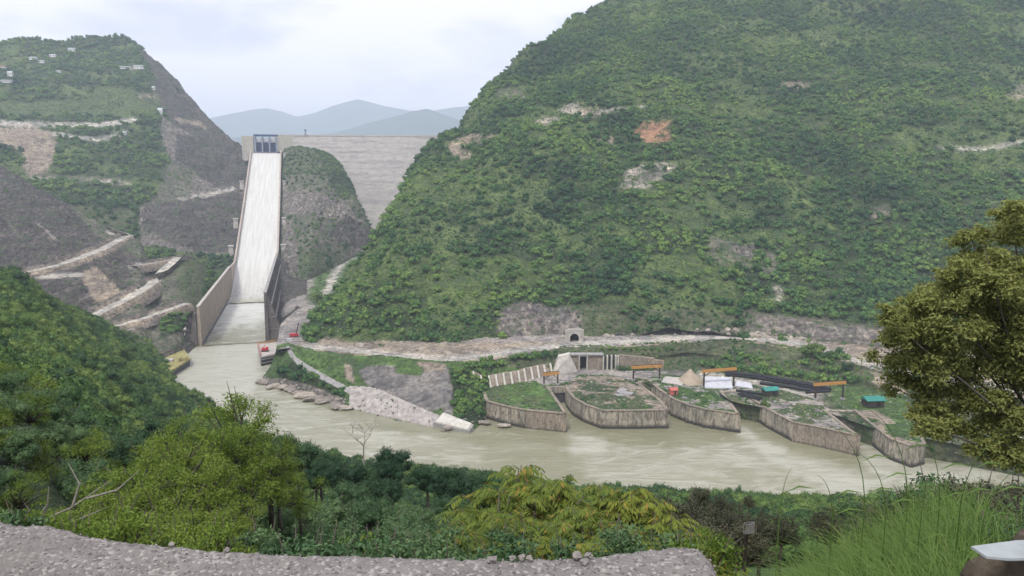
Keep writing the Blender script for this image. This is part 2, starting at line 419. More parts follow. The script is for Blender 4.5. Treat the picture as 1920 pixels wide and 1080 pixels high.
# dam face: courses of riprap
M_dam, t, b, o = material('dam_riprap')
p = mapped(t, (0.012, 0.012, 0.16)); q = mapped(t)
a1 = noise(t, p, 1.0, 6, 0.65); a2 = noise(t, q, 0.10, 7, 0.72)
cd = ramp(t, a1, [(0.33, (0.225, 0.212, 0.20)), (0.46, (0.315, 0.295, 0.27)), (0.64, (0.37, 0.345, 0.31))])
cd = mixc(t, 1.0, cd, ramp(t, a2, [(0.34, (0.74, 0.75, 0.77)), (0.55, (1.05, 1.05, 1.04)), (0.72, (1.25, 1.23, 1.18))]), 'MULTIPLY')
L(t, cd, b.inputs['Base Color']); b.inputs['Roughness'].default_value = 0.95; bump(t, b, a2, 1.0, 4.0)

# waters
def water(name, c1, c2, foam, flow_rot, sc, foam_lo, foam_hi, rough=0.2, attr=True, fm=0.5):
    m, t, b, o = material(name)
    v = mapped(t, (0.35, 1.0, 1.0), (0, 0, flow_rot)); n = noise(t, v, sc, 7, 0.6, 1.6); n2 = noise(t, mapped(t, (0.5, 1, 1), (0, 0, flow_rot)), sc * 0.22, 5, 0.55, 1.2)
    n3 = noise(t, mapped(t), 0.8, 5, 0.6, 0.6)
    col = mixc(t, ramp(t, n2, [(0.35, (0, 0, 0)), (0.65, (1, 1, 1))]), c1, c2)
    if attr:
        at = N(t, 'ShaderNodeAttribute', attribute_name='foam')
        s = N(t, 'ShaderNodeMath', operation='MULTIPLY_ADD'); L(t, at.outputs['Fac'], s.inputs[0]); s.inputs[1].default_value = 0.28; L(t, n, s.inputs[2]); f = s.outputs[0]
        col = mixc(t, ramp(t, at.outputs['Fac'], [(0.0, (0, 0, 0)), (1.0, (fm,) * 3)]), col, foam)
    else: f = n
    col = mixc(t, ramp(t, f, [(foam_lo, (0, 0, 0)), (foam_hi, (0.75, 0.75, 0.75))]), col, foam)
    L(t, col, b.inputs['Base Color']); b.inputs['Roughness'].default_value = rough; b.inputs['Specular IOR Level'].default_value = 0.5
    ad = N(t, 'ShaderNodeMath', operation='MULTIPLY_ADD'); L(t, n3, ad.inputs[0]); ad.inputs[1].default_value = 0.5; L(t, n, ad.inputs[2])
    bump(t, b, ad.outputs[0], 0.7, 1.2)
    return m
M_river = water('muddy_river_water', (0.215, 0.215, 0.125), (0.275, 0.268, 0.178), (0.48, 0.475, 0.39), -0.35, 0.13, 0.57, 0.80)
M_basin = water('basin_water', (0.205, 0.205, 0.125), (0.26, 0.26, 0.165), (0.74, 0.75, 0.70), 1.2, 0.16, 0.50, 0.78, fm=0.95)
M_chute, t, b, o = material('white_spill_water')
v = mapped(t, (1, 1, 1), (0, 0, -0.277)); mpp = N(t, 'ShaderNodeMapping'); mpp.inputs['Scale'].default_value = (0.55, 0.018, 0.02); L(t, v, mpp.inputs[0])
na = noise(t, mpp.outputs[0], 1.0, 6, 0.6, 0.3); nb = noise(t, mapped(t), 0.25, 6, 0.65)
cc = ramp(t, na, [(0.32, (0.47, 0.47, 0.43)), (0.6, (0.60, 0.60, 0.56))])
at = N(t, 'ShaderNodeAttribute', attribute_name='foam')
cc = mixc(t, ramp(t, at.outputs['Fac'], [(0.0, (1, 1, 1)), (1.0, (0, 0, 0))]), cc, mixc(t, ramp(t, nb, [(0.38, (0, 0, 0)), (0.62, (1, 1, 1))]), (0.27, 0.27, 0.18), (0.52, 0.53, 0.45)))
L(t, cc, b.inputs['Base Color']); b.inputs['Roughness'].default_value = 0.7
bump(t, b, nb, 0.5, 0.8)

# foliage
def foliage(name, stops, trans=0.25, pos_sc=0.018, rnd=0.5, yellow=None):
    m = bpy.data.materials.new(name); m.use_nodes = True; t = m.node_tree; t.nodes.clear()
    o = N(t, 'ShaderNodeOutputMaterial')
    oi = N(t, 'ShaderNodeObjectInfo'); geo = N(t, 'ShaderNodeNewGeometry')
    np_ = noise(t, oi.outputs['Location'], pos_sc, 3, 0.5)
    leaf = geo.outputs['Random Per Island']
    a = N(t, 'ShaderNodeMath', operation='MULTIPLY_ADD'); L(t, oi.outputs['Random'], a.inputs[0]); a.inputs[1].default_value = rnd; 
    sb = N(t, 'ShaderNodeMath', operation='MULTIPLY_ADD'); L(t, np_, sb.inputs[0]); sb.inputs[1].default_value = 2.0; sb.inputs[2].default_value = -0.5 - rnd * 0.5
    L(t, sb.outputs[0], a.inputs[2])
    c = N(t, 'ShaderNodeMath', operation='MULTIPLY_ADD'); L(t, leaf, c.inputs[0]); c.inputs[1].default_value = 0.45; 
    d = N(t, 'ShaderNodeMath', operation='SUBTRACT'); L(t, a.outputs[0], d.inputs[0]); d.inputs[1].default_value = 0.22; L(t, d.outputs[0], c.inputs[2])
    col = ramp(t, c.outputs[0], stops)
    if yellow:
        col = mixc(t, ramp(t, leaf, [(yellow[0], (0, 0, 0)), (yellow[0] + 0.03, (0.8, 0.8, 0.8))]), col, yellow[1])
    df = N(t, 'ShaderNodeBsdfPrincipled'); L(t, col, df.inputs['Base Color']); df.inputs['Roughness'].default_value = 0.65; df.inputs['Specular IOR Level'].default_value = 0.2
    if trans:
        tr = N(t, 'ShaderNodeBsdfTranslucent'); L(t, col, tr.inputs[0]); mm = N(t, 'ShaderNodeMixShader', ); mm.inputs[0].default_value = trans
        L(t, df.outputs[0], mm.inputs[1]); L(t, tr.outputs[0], mm.inputs[2]); L(t, mm.outputs[0], o.inputs[0])
    else: L(t, df.outputs[0], o.inputs[0])
    return m
M_hill = foliage('hillside_foliage', [(0.0, (0.015, 0.052, 0.022)), (0.3, (0.038, 0.102, 0.034)), (0.6, (0.080, 0.165, 0.042)), (1.0, (0.175, 0.27, 0.06))], 0.0, 0.013, 0.5)
M_mid = foliage('slope_foliage', [(0.0, (0.034, 0.080, 0.030)), (0.4, (0.076, 0.152, 0.040)), (0.7, (0.128, 0.21, 0.05)), (1.0, (0.20, 0.275, 0.065))], 0.2, 0.03, 0.8)
M_darkf = foliage('dark_tree_leaves', [(0.0, (0.032, 0.075, 0.036)), (0.5, (0.072, 0.140, 0.058)), (1.0, (0.155, 0.235, 0.098))], 0.2, 0.05)
M_light = foliage('light_green_leaves', [(0.0, (0.070, 0.125, 0.024)), (0.5, (0.135, 0.215, 0.034)), (1.0, (0.235, 0.315, 0.055))], 0.3, 0.05)
M_right = foliage('olive_tree_leaves', [(0.0, (0.125, 0.150, 0.048)), (0.5, (0.235, 0.260, 0.075)), (1.0, (0.37, 0.385, 0.125))], 0.4, 0.05)
M_sumac = foliage('yellow_green_leaflets', [(0.0, (0.06, 0.10, 0.02)), (0.5, (0.13, 0.18, 0.03)), (1.0, (0.24, 0.26, 0.04))], 0.3, 0.3, 0.4, (0.94, (0.36, 0.20, 0.05)))
M_greyf = foliage('grey_green_shrub_leaves', [(0.0, (0.035, 0.042, 0.028)), (0.5, (0.07, 0.075, 0.045)), (1.0, (0.12, 0.12, 0.07))], 0.2, 0.1)
M_grass = foliage('grass_blades', [(0.0, (0.045, 0.095, 0.022)), (0.35, (0.08, 0.155, 0.032)), (0.75, (0.135, 0.21, 0.05)), (1.0, (0.27, 0.30, 0.12))], 0.3, 0.1)

# ------------------------------------------------------------------ haze
hz = MB(); hz.box((0, 6500, 560), (26000, 15000, 1150))     # z from -15 to 1135
M_haze = bpy.data.materials.new('haze_air'); M_haze.use_nodes = True; t = M_haze.node_tree; t.nodes.clear()
o = N(t, 'ShaderNodeOutputMaterial'); pv = N(t, 'ShaderNodeVolumePrincipled'); pv.inputs['Color'].default_value = (0.77, 0.87, 1.0, 1); pv.inputs['Density'].default_value = 0.00016
L(t, pv.outputs[0], o.inputs['Volume'])
hzo = hz.build('haze', M_haze); hzo['kind'] = 'stuff'

# ------------------------------------------------------------------ ground sheet, water
GS = MB(); GS.add([(-13000 + 10, -900, -7), (13000 - 10, -900, -7), (13000 - 10, 13900, -7), (-13000 + 10, 13900, -7)], [(0, 1, 2, 3)])
M_gs = simple('valley_soil', (0.10, 0.12, 0.07), 0.95, 0.01, 0.3)
struct('ground', GS.mesh('ground', M_gs))

def lat(cols): # rows of (px,py,t)
    return [[W(*c) for c in r] for r in cols]

# river surface
nx, ny = 260, 110
X, Y = np.meshgrid(np.linspace(-330, 760, nx), np.linspace(205, 640, ny))
V = np.stack([X.ravel(), Y.ravel(), (0.18 * fbm(X / 9, Y / 9, 5, 3)).ravel()], 1)
a = (np.arange(ny - 1)[:, None] * nx + np.arange(nx - 1)[None]).ravel()
Fr = np.stack([a, a + 1, a + nx + 1, a + nx], 1)
px, py, _ = proj(V)
foam = np.zeros(len(V))
def soft(poly, val, blur=10):
    global foam
    acc = np.zeros(len(V))
    rng = np.random.RandomState(3)
    for k in range(10):
        acc += in_poly(px + rng.uniform(-blur, blur) + 9 * fbm(V[:, 0] / 15, V[:, 1] / 15, 31, 3), py + rng.uniform(-blur, blur) * 0.5 + 5 * fbm(V[:, 0] / 15, V[:, 1] / 15, 37, 3), poly)
    foam = np.maximum(foam, acc / 10 * val)
soft([(300, 660), (500, 635), (515, 690), (480, 720), (400, 790), (300, 790)], 1.0)
soft([(470, 700), (560, 745), (700, 800), (900, 835), (900, 870), (560, 870), (380, 800)], 0.45)
soft([(1060, 815), (1130, 820), (1140, 850), (1065, 850)], 0.8)
soft([(1060, 825), (1250, 840), (1400, 830), (1700, 900), (1700, 960), (1500, 960), (1100, 900)], 0.5)
soft([(1385, 790), (1420, 820), (1500, 860), (1620, 890), (1650, 930), (1560, 925), (1450, 870), (1380, 815)], 0.85)
soft([(1615, 830), (1700, 860), (1800, 870), (1980, 880), (1980, 910), (1700, 905), (1620, 880)], 0.7)
rv = new_mesh('river', V, Fr, M_river, True, {'foam': ('FLOAT', foam)})
struct('river', rv)

# ------------------------------------------------------------------ terrain patches
zones_right = [
    ('rockg', [(1000, 590), (1400, 585), (1400, 625), (1000, 640)]), ('rock', [(940, 572), (1095, 575), (1110, 610), (1060, 635), (1000, 642), (940, 640)]),
    ('scrub', [(1080, 575), (1390, 580), (1390, 615), (1080, 630)]),
    ('rockg', [(1380, 578), (1500, 590), (1600, 600), (1700, 615), (1720, 690), (1600, 668), (1480, 640), (1400, 622), (1380, 620)]),
    ('rock', [(1400, 590), (1500, 600), (1690, 625), (1700, 660), (1600, 645), (1500, 622), (1410, 612)]),
    ('pale', [(1395, 612), (1480, 625), (1560, 642), (1540, 652), (1450, 638), (1380, 628)]),
    ('soil', [(600, 640), (700, 642), (830, 650), (940, 640), (1050, 626), (1060, 650), (900, 676), (780, 668), (600, 660)]),
    ('soil', [(1075, 196), (1090, 188), (1105, 200), (1125, 208), (1150, 207), (1120, 216), (1060, 219), (1048, 212)]),
    ('pale', [(1050, 205), (1068, 190), (1090, 190), (1092, 208), (1085, 218), (1055, 219)]),
    ('pale', [(995, 228), (1020, 218), (1050, 214), (1052, 222), (1010, 234), (976, 244)]),
    ('road', [(1120, 210), (1150, 206), (1205, 200)], 2.2), ('soil', [(880, 256), (935, 256)], 3.5),
    ('soil', [(838, 268), (870, 256), (905, 262), (880, 300), (850, 300)]),
    ('orange', [(1197, 224), (1256, 224), (1256, 262), (1215, 265), (1185, 262)]),
    ('soil', [(1125, 262), (1140, 256), (1152, 262), (1148, 275), (1122, 276)]),
    ('rockg', [(930, 165), (985, 168), (980, 192), (930, 190)]),
    ('pale', [(1165, 318), (1215, 305), (1275, 304), (1262, 330), (1225, 345), (1170, 348)]),
    ('rock', [(1215, 310), (1240, 308), (1235, 335), (1200, 340)]),
    ('rockg', [(1625, 385), (1670, 380), (1680, 430), (1640, 440)]), ('soil', [(1630, 395), (1660, 395), (1668, 432), (1640, 435)]),
    ('rockg', [(1330, 440), (1460, 460), (1455, 505), (1360, 500), (1320, 470)]), ('rock', [(1370, 455), (1450, 468), (1440, 490), (1380, 480)]),
    ('pale', [(1448, 530), (1458, 530), (1460, 570), (1450, 570)]),
    ('soil', [(1890, 165), (1925, 160), (1925, 188), (1885, 186)]), ('road', [(1770, 276), (1850, 280), (1925, 264)], 3.0),
    ('scrub', [(1290, 252), (1420, 240), (1560, 232)], 3.0), ('soil', [(1460, 158), (1520, 162)], 4),
    ('grs2', [(1160, 350), (1300, 350), (1430, 400), (1380, 440), (1250, 410)]),
]
R = [
 [(760,640,620),(610,630,560),(562,642,458),(700,655,437),(830,662,431),(950,650,449),(1080,634,467),(1300,624,472),(1500,634,455),(1700,662,425),(2100,702,400)],
 [(745,590,640),(655,560,570),(582,590,480),(700,602,462),(830,612,455),(950,590,468),(1080,585,480),(1300,585,484),(1500,590,470),(1700,610,445),(2100,640,425)],
 [(800,460,800),(730,470,660),(645,500,545),(750,500,520),(870,500,515),(980,500,520),(1100,500,525),(1300,500,530),(1500,500,522),(1700,500,512),(2100,500,500)],
 [(880,390,920),(805,400,770),(713,412,640),(800,402,590),(900,400,580),(1000,400,578),(1100,400,580),(1300,400,585),(1500,400,580),(1700,400,572),(2100,400,560)],
 [(960,280,1040),(880,290,900),(788,302,745),(860,300,690),(940,300,665),(1030,300,652),(1130,300,648),(1300,300,645),(1500,300,642),(1700,300,636),(2100,300,625)],
 [(1030,225,1140),(960,232,1000),(866,226,840),(920,224,770),(990,222,735),(1070,220,725),(1160,220,722),(1300,220,720),(1500,220,715),(1700,220,708),(2100,220,695)],
 [(1140,140,1290),(1055,135,1090),(962,124,930),(1010,125,870),(1080,130,840),(1150,130,830),(1230,130,825),(1350,130,822),(1530,130,815),(1720,130,805),(2100,130,790)],
 [(1250,50,1400),(1160,42,1200),(1075,33,1030),(1110,38,980),(1170,42,950),(1240,40,945),(1310,40,940),(1420,40,935),(1570,40,925),(1740,40,910),(2100,40,895)],
 [(1400,-10,1500),(1300,-12,1310),(1190,-6,1130),(1230,-25,1095),(1285,-40,1070),(1345,-48,1060),(1405,-50,1050),(1505,-60,1040),(1640,-60,1030),(1790,-60,1010),(2100,-60,990)],
 [(1500,-40,1700),(1420,-50,1500),(1350,-60,1350),(1380,-80,1330),(1420,-90,1310),(1460,-95,1290),(1500,-100,1280),(1600,-100,1270),(1700,-100,1260),(1850,-100,1250),(2100,-100,1240)],
]
pr = patch('right_mountain', lat(R), 460, 380, zones_right, M_terr, amp=7, sc=70, rough=1.6, seed=11, gully=12, warp=9)

# left far mountain
tops = [(-300,84,1450),(-120,88,1450),(0,90,1450),(60,84,1465),(110,80,1480),(165,74,1495),(212,71,1500),(243,77,1490),(268,98,1465),(330,152,1420),(372,196,1370),(415,240,1310),(448,270,1250),(482,298,1170),(540,330,1150)]
bots = [(-300,420,760),(-120,420,760),(0,420,760),(60,430,770),(110,445,780),(165,470,790),(212,480,800),(243,488,800),(268,495,800),(330,505,790),(372,510,790),(415,515,780),(448,520,760),(482,500,820),(540,480,850)]
rows = []
back = []
for a_, b_ in zip(tops, bots):
    p = W(*a_); d = p * [1, 1, 1]; back.append([p[0] * 1.25, p[1] * 1.25 , p[2] - 70])
bk2 = [[p[0] * 1.25, p[1] * 1.3, p[2] * 0.25] for p in back]
rows = [bk2, back]
for f in (0, 0.12, 0.3, 0.5, 0.7, 0.87, 1.0):
    r = []
    for i, (a_, b_) in enumerate(zip(tops, bots)):
        A, B = W(*a_), W(*b_); p = A + (B - A) * f
        k = math.sin(f * math.pi)
        # a spur running down from the shoulder near column 8
        p[2] += (10 * math.exp(-((i - 8.3) / 1.3) ** 2) - 6 * math.exp(-((i - 5.5) / 1.8) ** 2)) * k - 5 * k
        r.append(p)
    rows.append(r)
zones_left = [
    ('rockd', [(262, 95), (280, 100), (345, 160), (400, 215), (440, 250), (485, 300), (470, 340), (420, 300), (330, 235), (300, 200), (285, 140)]),
    ('rock', [(300, 215), (340, 240), (430, 300), (480, 300), (470, 480), (430, 480), (330, 470), (260, 460), (262, 385), (330, 360), (320, 300), (300, 260)]),
    ('rockd', [(330, 250), (455, 270), (475, 320), (455, 350), (400, 350), (330, 300)]),
    ('rockg', [(320, 300), (370, 320), (350, 380), (290, 380)]),
    ('rockd', [(270, 385), (450, 360), (455, 470), (400, 475), (330, 460), (265, 425)]),
    ('scrub', [(60, 395), (160, 385), (250, 395), (250, 430), (200, 440), (120, 420)]),
    ('grs2', [(200, 160), (300, 180), (300, 215), (240, 218), (0, 215), (0, 195), (150, 185)]),
    ('road', [(-100, 230), (0, 231), (90, 234), (190, 235), (252, 224)], 4.6), ('road', [(88, 248), (130, 255), (180, 262), (215, 255), (238, 247)], 3.2),
    ('soil', [(-60, 238), (60, 238), (92, 248), (106, 265), (104, 290), (90, 320), (60, 335), (45, 320), (38, 280), (-60, 262)]),
    ('pale', [(60, 334), (150, 337), (220, 340), (245, 348)], 3.6),
    ('soil', [(262, 180), (295, 181)], 3.5), ('soil', [(330, 224), (375, 232), (385, 240)], 3.5), ('road', [(335, 373), (380, 366), (440, 354)], 2.2),
    ('soil', [(240, 127), (270, 130)], 3.0),
]
pl = patch('left_mountain', rows, 330, 300, zones_left, M_terr, amp=8, sc=90, rough=2.0, seed=23, gully=9, warp=4)

# dark cut slope with switchback roads on the left bank
topB = [(-300,300,800),(-100,302,790),(0,313,770),(60,347,750),(120,378,735),(180,415,715),(222,440,690),(262,452,680),(285,492,668),(345,478,668),(375,492,672),(405,520,690),(455,530,740)]
botB = [(-300,620,480),(-100,620,480),(0,640,480),(60,640,475),(120,655,468),(180,668,462),(222,690,452),(262,705,446),(290,712,450),(325,700,470),(345,690,485),(358,660,505),(380,640,540)]
rows = [[W(a_[0], a_[1] + 60, a_[2] + 130) for a_ in topB], [W(a_[0], a_[1] + 14, a_[2] + 40) for a_ in topB]]
for f in (0, 0.2, 0.4, 0.6, 0.8, 1.0):
    r = []
    for a_, b_ in zip(topB, botB):
        A, B = W(*a_), W(*b_); p = A + (B - A) * f; p[2] += 7 * math.sin(f * math.pi); r.append(p)
    rows.append(r)
rows.append([W(b_[0], b_[1], b_[2]) + np.array([4, -14, -14]) for b_ in botB])
zones_B = [
    ('rockg', [(120, 375), (260, 440), (290, 500), (240, 470), (180, 440)]),
    ('rockg', [(250, 500), (340, 482), (350, 560), (300, 600), (230, 590)]),
    ('soil', [(150, 512), (180, 498), (205, 520), (225, 545), (235, 570), (215, 580), (190, 570), (165, 545)]),
    ('scrub', [(330, 490), (470, 480), (450, 600), (350, 590), (330, 540)]), ('veg', [(390, 500), (470, 490), (440, 560), (380, 560)]),
    ('rockg', [(180, 640), (330, 600), (345, 640), (270, 690), (200, 690)]), ('veg', [(300, 590), (350, 585), (345, 625), (300, 635)]),
    ('gravel', [(140, 620), (165, 600), (260, 605), (340, 575), (350, 582), (270, 610), (190, 640), (150, 632)]),
    ('road', [(26, 517), (90, 508), (150, 486), (190, 468), (222, 452), (236, 440), (205, 434)], 5.2), ('road', [(150, 515), (30, 520)], 3.5),
    ('road', [(245, 500), (290, 495), (330, 488), (310, 510), (285, 535), (240, 565), (190, 590), (150, 612)], 5.0), ('road', [(200, 622), (260, 606), (350, 572)], 3.0),
    ('grass', [(175, 605), (200, 598), (215, 606), (185, 615)]),
    ('rockg', [(8, 408), (40, 448)], 2.5), ('gravel', [(66, 415), (104, 448)], 1.6),
]
pb = patch('left_cut_slope', rows, 330, 230, zones_B, M_terr, amp=2.0, sc=45, rough=1.1, seed=37, gully=1.2, base='rockd', warp=2.5)

def road_ribbon(name, line, width, names, zoff=1.5):
    pts = []; nr = []
    for (x1, y1), (x2, y2) in zip(line[:-1], line[1:]):
        k = max(2, int(math.hypot(x2 - x1, y2 - y1) / 4))
        for i in range(k):
            f = i / k; h = ray(x1 + (x2 - x1) * f, y1 + (y2 - y1) * f, names)
            if h: pts.append(np.array(h[0])); n_ = np.array(h[1]); nr.append(n_ if n_[2] > 0 else -n_)
    P = np.array(pts); Nn = np.array(nr)
    for _ in range(6): P[1:-1] = (P[:-2] + 2 * P[1:-1] + P[2:]) / 4; Nn[1:-1] = (Nn[:-2] + 2 * Nn[1:-1] + Nn[2:]) / 4
    d = np.gradient(P, axis=0); d[:, 2] = 0; d /= np.linalg.norm(d, axis=1, keepdims=True) + 1e-6; s = np.stack([d[:, 1], -d[:, 0], 0 * d[:, 0]], 1)
    s *= np.where((s * Nn).sum(1) >= 0, 1.0, -1.0)[:, None]
    for _ in range(4): s[1:-1] = (s[:-2] + 2 * s[1:-1] + s[2:]) / 4
    rows = []; paint = []
    for off, dz, zn in ((-.75, 2.8, 'rock'), (-.42, .35, 'soil'), (-.4, 0, 'road'), (0, .05, 'road'), (.5, 0, 'road'), (.62, .25, 'road'), (.72, .1, 'soil'), (.95, -1.6, 'soil'), (1.35, -5.5, 'rock')):
        j = fbm(P[:, 0] / 5 + off * 9, P[:, 1] / 5, 5, 3)
        q = P + s * (off * width + .35 * j[:, None]); q[:, 2] += dz * width / 6 + zoff + .18 * j; rows.append(q); paint.append(np.tile([*ZONE[zn][0], 1.0], (len(P), 1)))
    V = np.concatenate(rows); n = len(P); m = len(rows); a = (np.arange(m - 1)[:, None] * n + np.arange(n - 1)[None]).ravel()
    struct(name, new_mesh(name, V, np.stack([a, a + 1, a + n + 1, a + n], 1), M_terr, True, {'paint': ('FLOAT_COLOR', np.concatenate(paint))}))
BS = ('left_cut_slope',)
road_ribbon('hill_road', [(20, 519), (60, 512), (110, 500), (150, 486), (190, 470), (222, 453), (236, 445), (243, 441)], 7.5, BS)
road_ribbon('hill_road', [(246, 446), (238, 438), (222, 434), (200, 432)], 5.5, BS)
road_ribbon('hill_road', [(248, 502), (290, 496), (320, 490), (338, 487)], 6.5, BS)
road_ribbon('hill_road', [(338, 488), (322, 502), (306, 517), (285, 535), (262, 551), (240, 565), (190, 590), (150, 611), (138, 622)], 8.0, BS, 2.6)
road_ribbon('hill_road', [(150, 628), (200, 620), (260, 603), (310, 586), (352, 571)], 6.0, BS)
# middle ridge right of the chute
topM = [(500,288,1172),(522,284,1160),(545,282,1150),(575,280,1135),(603,281,1115),(632,304,1070),(655,345,1010),(664,372,975),(690,425,925),(700,450,905),(712,480,895)]
botM = [(520,560,700),(545,545,700),(560,540,715),(580,520,745),(600,505,780),(625,488,820),(650,478,850),(668,474,870),(690,468,890),(702,470,892),(716,490,888)]
rows = [[W(a_[0] + 20, a_[1] + 70, a_[2] + 150) for a_ in topM], [W(a_[0] + 8, a_[1] + 10, a_[2] + 45) for a_ in topM]]
for f in (0, 0.2, 0.4, 0.6, 0.8, 1.0):
    r = []
    for a_, b_ in zip(topM, botM):
        A, B = W(*a_), W(*b_); p = A + (B - A) * f; p[2] += 9 * math.sin(f * math.pi); r.append(p)
    rows.append(r)
rows.append([W(*b_) + np.array([0, -25, -12]) for b_ in botM])
zones_M = [('scrub', [(520, 275), (640, 275), (665, 370), (620, 330), (520, 330)]), ('veg', [(590, 275), (640, 295), (668, 360), (640, 380), (612, 330)]),
           ('rock', [(530, 350), (640, 370), (700, 440), (690, 470), (620, 490), (560, 520), (530, 480)]), ('rockg', [(540, 400), (660, 415), (660, 470), (560, 480)]),
           ('rockd', [(650, 400), (700, 430), (690, 465), (640, 460), (610, 440)]), ('scrub', [(560, 470), (660, 470), (600, 520), (560, 520)]),
           ('rock', [(530, 470), (548, 480), (570, 540), (540, 560)])]
pm = patch('middle_ridge', rows, 200, 230, zones_M, M_terr, amp=4, sc=50, rough=1.6, seed=41, gully=5, base='rockg', warp=3)

# valley floor between the ridge and the right mountain, with the track
rows = []
for tt, z in ((440, 17), (500, 17.5), (535, 17.3), (560, 17.2), (610, 17), (700, 15), (800, 18), (900, 30), (1000, 45)):
    xs0 = (-201 - 0.274 * (tt - 517) / 0.962 + 24)
    r = []
    if tt < 545: xs0 = -0.318 * tt
    for k, f in enumerate((0, 0.015, 0.06, 0.12, 0.25, 0.4, 0.6, 0.8, 1.0)):
        x = xs0 + f * 190
        r.append([x, tt, (z if tt > 620 else (-4, 6, 14)[k]) if k < 3 else z + (8 * max(0, f - 0.35) if tt > 560 else 0)])
    rows.append(r)
zones_V = [('grass', [(575, 560), (600, 500), (680, 450), (720, 440), (680, 500), (620, 560), (590, 580)]), ('road', [(672, 468), (650, 485), (635, 500), (622, 525), (612, 552)], 7.5)]
pv_ = patch('valley_floor', rows, 110, 160, zones_V, M_terr, amp=0.8, sc=25, rough=0.25, seed=51, base='gravel', warp=4, clamp=False)

# road bench along the right bank
front = [(518,652),(545,650),(600,657),(700,668),(830,681),(930,673),(1060,651),(1180,649),(1300,640),(1400,640),(1500,655),(1600,680),(1700,705),(1900,742),(2100,775)]
backr = [(528,606),(555,600),(600,632),(700,642),(830,656),(930,650),(1060,633),(1180,625),(1300,615),(1400,612),(1500,625),(1600,650),(1700,670),(1900,700),(2100,722)]
rows = [[PZ(x, y + 2, 17.3) for x, y in front], [PZ(x, y, 18) for x, y in front], [PZ(x, y, 18.5) for x, y in backr],
        [PZ(x, y, 18.5) + np.array([0, 45, 3]) for x, y in backr]]
zones_W = [('soil', [(560, 640), (2000, 640), (2100, 800), (560, 800)]), ('road', [(570, 648), (640, 655), (740, 666), (830, 673), (900, 668), (960, 659), (1060, 646), (1180, 641), (1300, 632), (1380, 632), (1440, 636), (1500, 645), (1580, 668), (1660, 690), (1800, 715), (2100, 760)], 5.0)]
pw = patch('road_bench', rows, 420, 34, zones_W, M_terr, amp=0.5, sc=14, rough=0.3, seed=61, base='gravel', warp=3, clamp=False)

# river bank below the bench, left part (down to the water)
topK = [(518,655),(540,650),(556,655),(590,661),(640,666),(700,671),(760,677),(830,684),(872,684),(912,681),(922,680)]
botK = [(508,692),(490,712),(500,728),(560,740),(610,757),(655,770),(720,784),(800,803),(880,812),(906,795),(908,790)]
rows = [[PZ(x, y - 6, 18.2) for x, y in topK]]
for f in (0, 0.25, 0.5, 0.75, 1.0):
    r = []
    for (x, y), (x2, y2) in zip(topK, botK):
        A, B = PZ(x, y, 17.8), PZ(x2, y2, -0.6); p = A + (B - A) * f
        r.append(p)
    rows.append(r)
rows.append([PZ(x, y, -0.6) + np.array([0, -9, -5]) for x, y in botK])
zones_K = [('grass', [(500, 650), (1060, 650), (1060, 700), (840, 700), (760, 700), (640, 720), (520, 720)]),
           ('veg', [(520, 690), (545, 680), (650, 735), (655, 760), (600, 745), (520, 715)]),
           ('riprap', [(690, 690), (720, 685), (760, 690), (830, 690), (845, 700), (838, 760), (800, 775), (740, 745), (690, 725), (672, 700)]),
           ('grass', [(740, 682), (800, 690), (790, 705), (745, 700)]), ('soil', [(645, 680), (660, 685), (668, 722), (648, 712)]),
           ('rock', [(488, 708), (530, 708), (600, 730), (650, 750), (655, 785), (480, 740)]),
           ('soil', [(780, 678), (840, 684), (842, 700), (800, 696)]), ('riprap', [(838, 690), (850, 690), (848, 790), (830, 780)]),
           ('veg', [(845, 690), (920, 690), (915, 800), (850, 790)]), ('veg', [(900, 672), (1045, 655), (1045, 680), (900, 700)])]
pk = patch('river_bank', rows, 380, 120, zones_K, M_terr, amp=0.9, sc=16, rough=0.45, seed=71, base='grass', warp=2.5, clamp=False)

# outlet terrace behind the quays
topT = [(930,678),(1000,672),(1060,654),(1180,652),(1300,643),(1400,643),(1500,658),(1600,683),(1700,708),(1900,745),(2100,778)]
midT = [(905,722),(1000,708),(1075,690),(1180,690),(1290,675),(1400,690),(1500,702),(1600,725),(1700,760),(1900,790),(2100,820)]
frT  = [(905,752),(1025,724),(1062,722),(1190,712),(1280,742),(1352,744),(1430,760),(1545,768),(1640,800),(1900,850),(2100,870)]
rows = [[PZ(x, y - 6, 18.1) for x, y in topT], [PZ(x, y, 17.6) for x, y in topT], [(PZ(x, y, 17.6) * 0.45 + PZ(x2, y2, 8.9) * 0.55) for (x, y), (x2, y2) in zip(topT, midT)],
        [PZ(x, y, 8.9) for x, y in midT], [PZ(x, y, 8.5) for x, y in frT], [PZ(x, y, 8.5) + np.array([0, -1.5, -0.6]) for x, y in frT], [PZ(x, y, 8.5) + np.array([0, -2.2, -14]) for x, y in frT]]
zones_T = [('grass', [(900, 690), (1080, 690), (1080, 705), (1045, 720), (900, 760)]), ('gravel', [(955, 742), (985, 712), (1020, 702), (1080, 690), (1200, 693), (1290, 700), (1290, 712), (1190, 712), (1060, 718), (1010, 722), (985, 745)]),
           ('scrub', [(1160, 640), (1700, 640), (1700, 720), (1500, 690), (1300, 690), (1280, 668), (1250, 690), (1160, 655)]),
           ('pale', [(1380, 735), (1520, 745), (1600, 800), (1560, 800), (1480, 790), (1400, 755)]), ('conc', [(1310, 700), (1400, 705), (1500, 725), (1560, 745), (1480, 770), (1390, 745), (1310, 725)]),
           ('grass', [(1560, 715), (1700, 745), (1700, 790), (1640, 790), (1560, 755)]), ('soil', [(1630, 700), (1700, 700), (1700, 740), (1640, 725)])]
pt = patch('outlet_terrace', rows, 300, 90, zones_T, M_terr, amp=0.35, sc=14, rough=0.2, seed=81, base='scrub', warp=3, clamp=False)

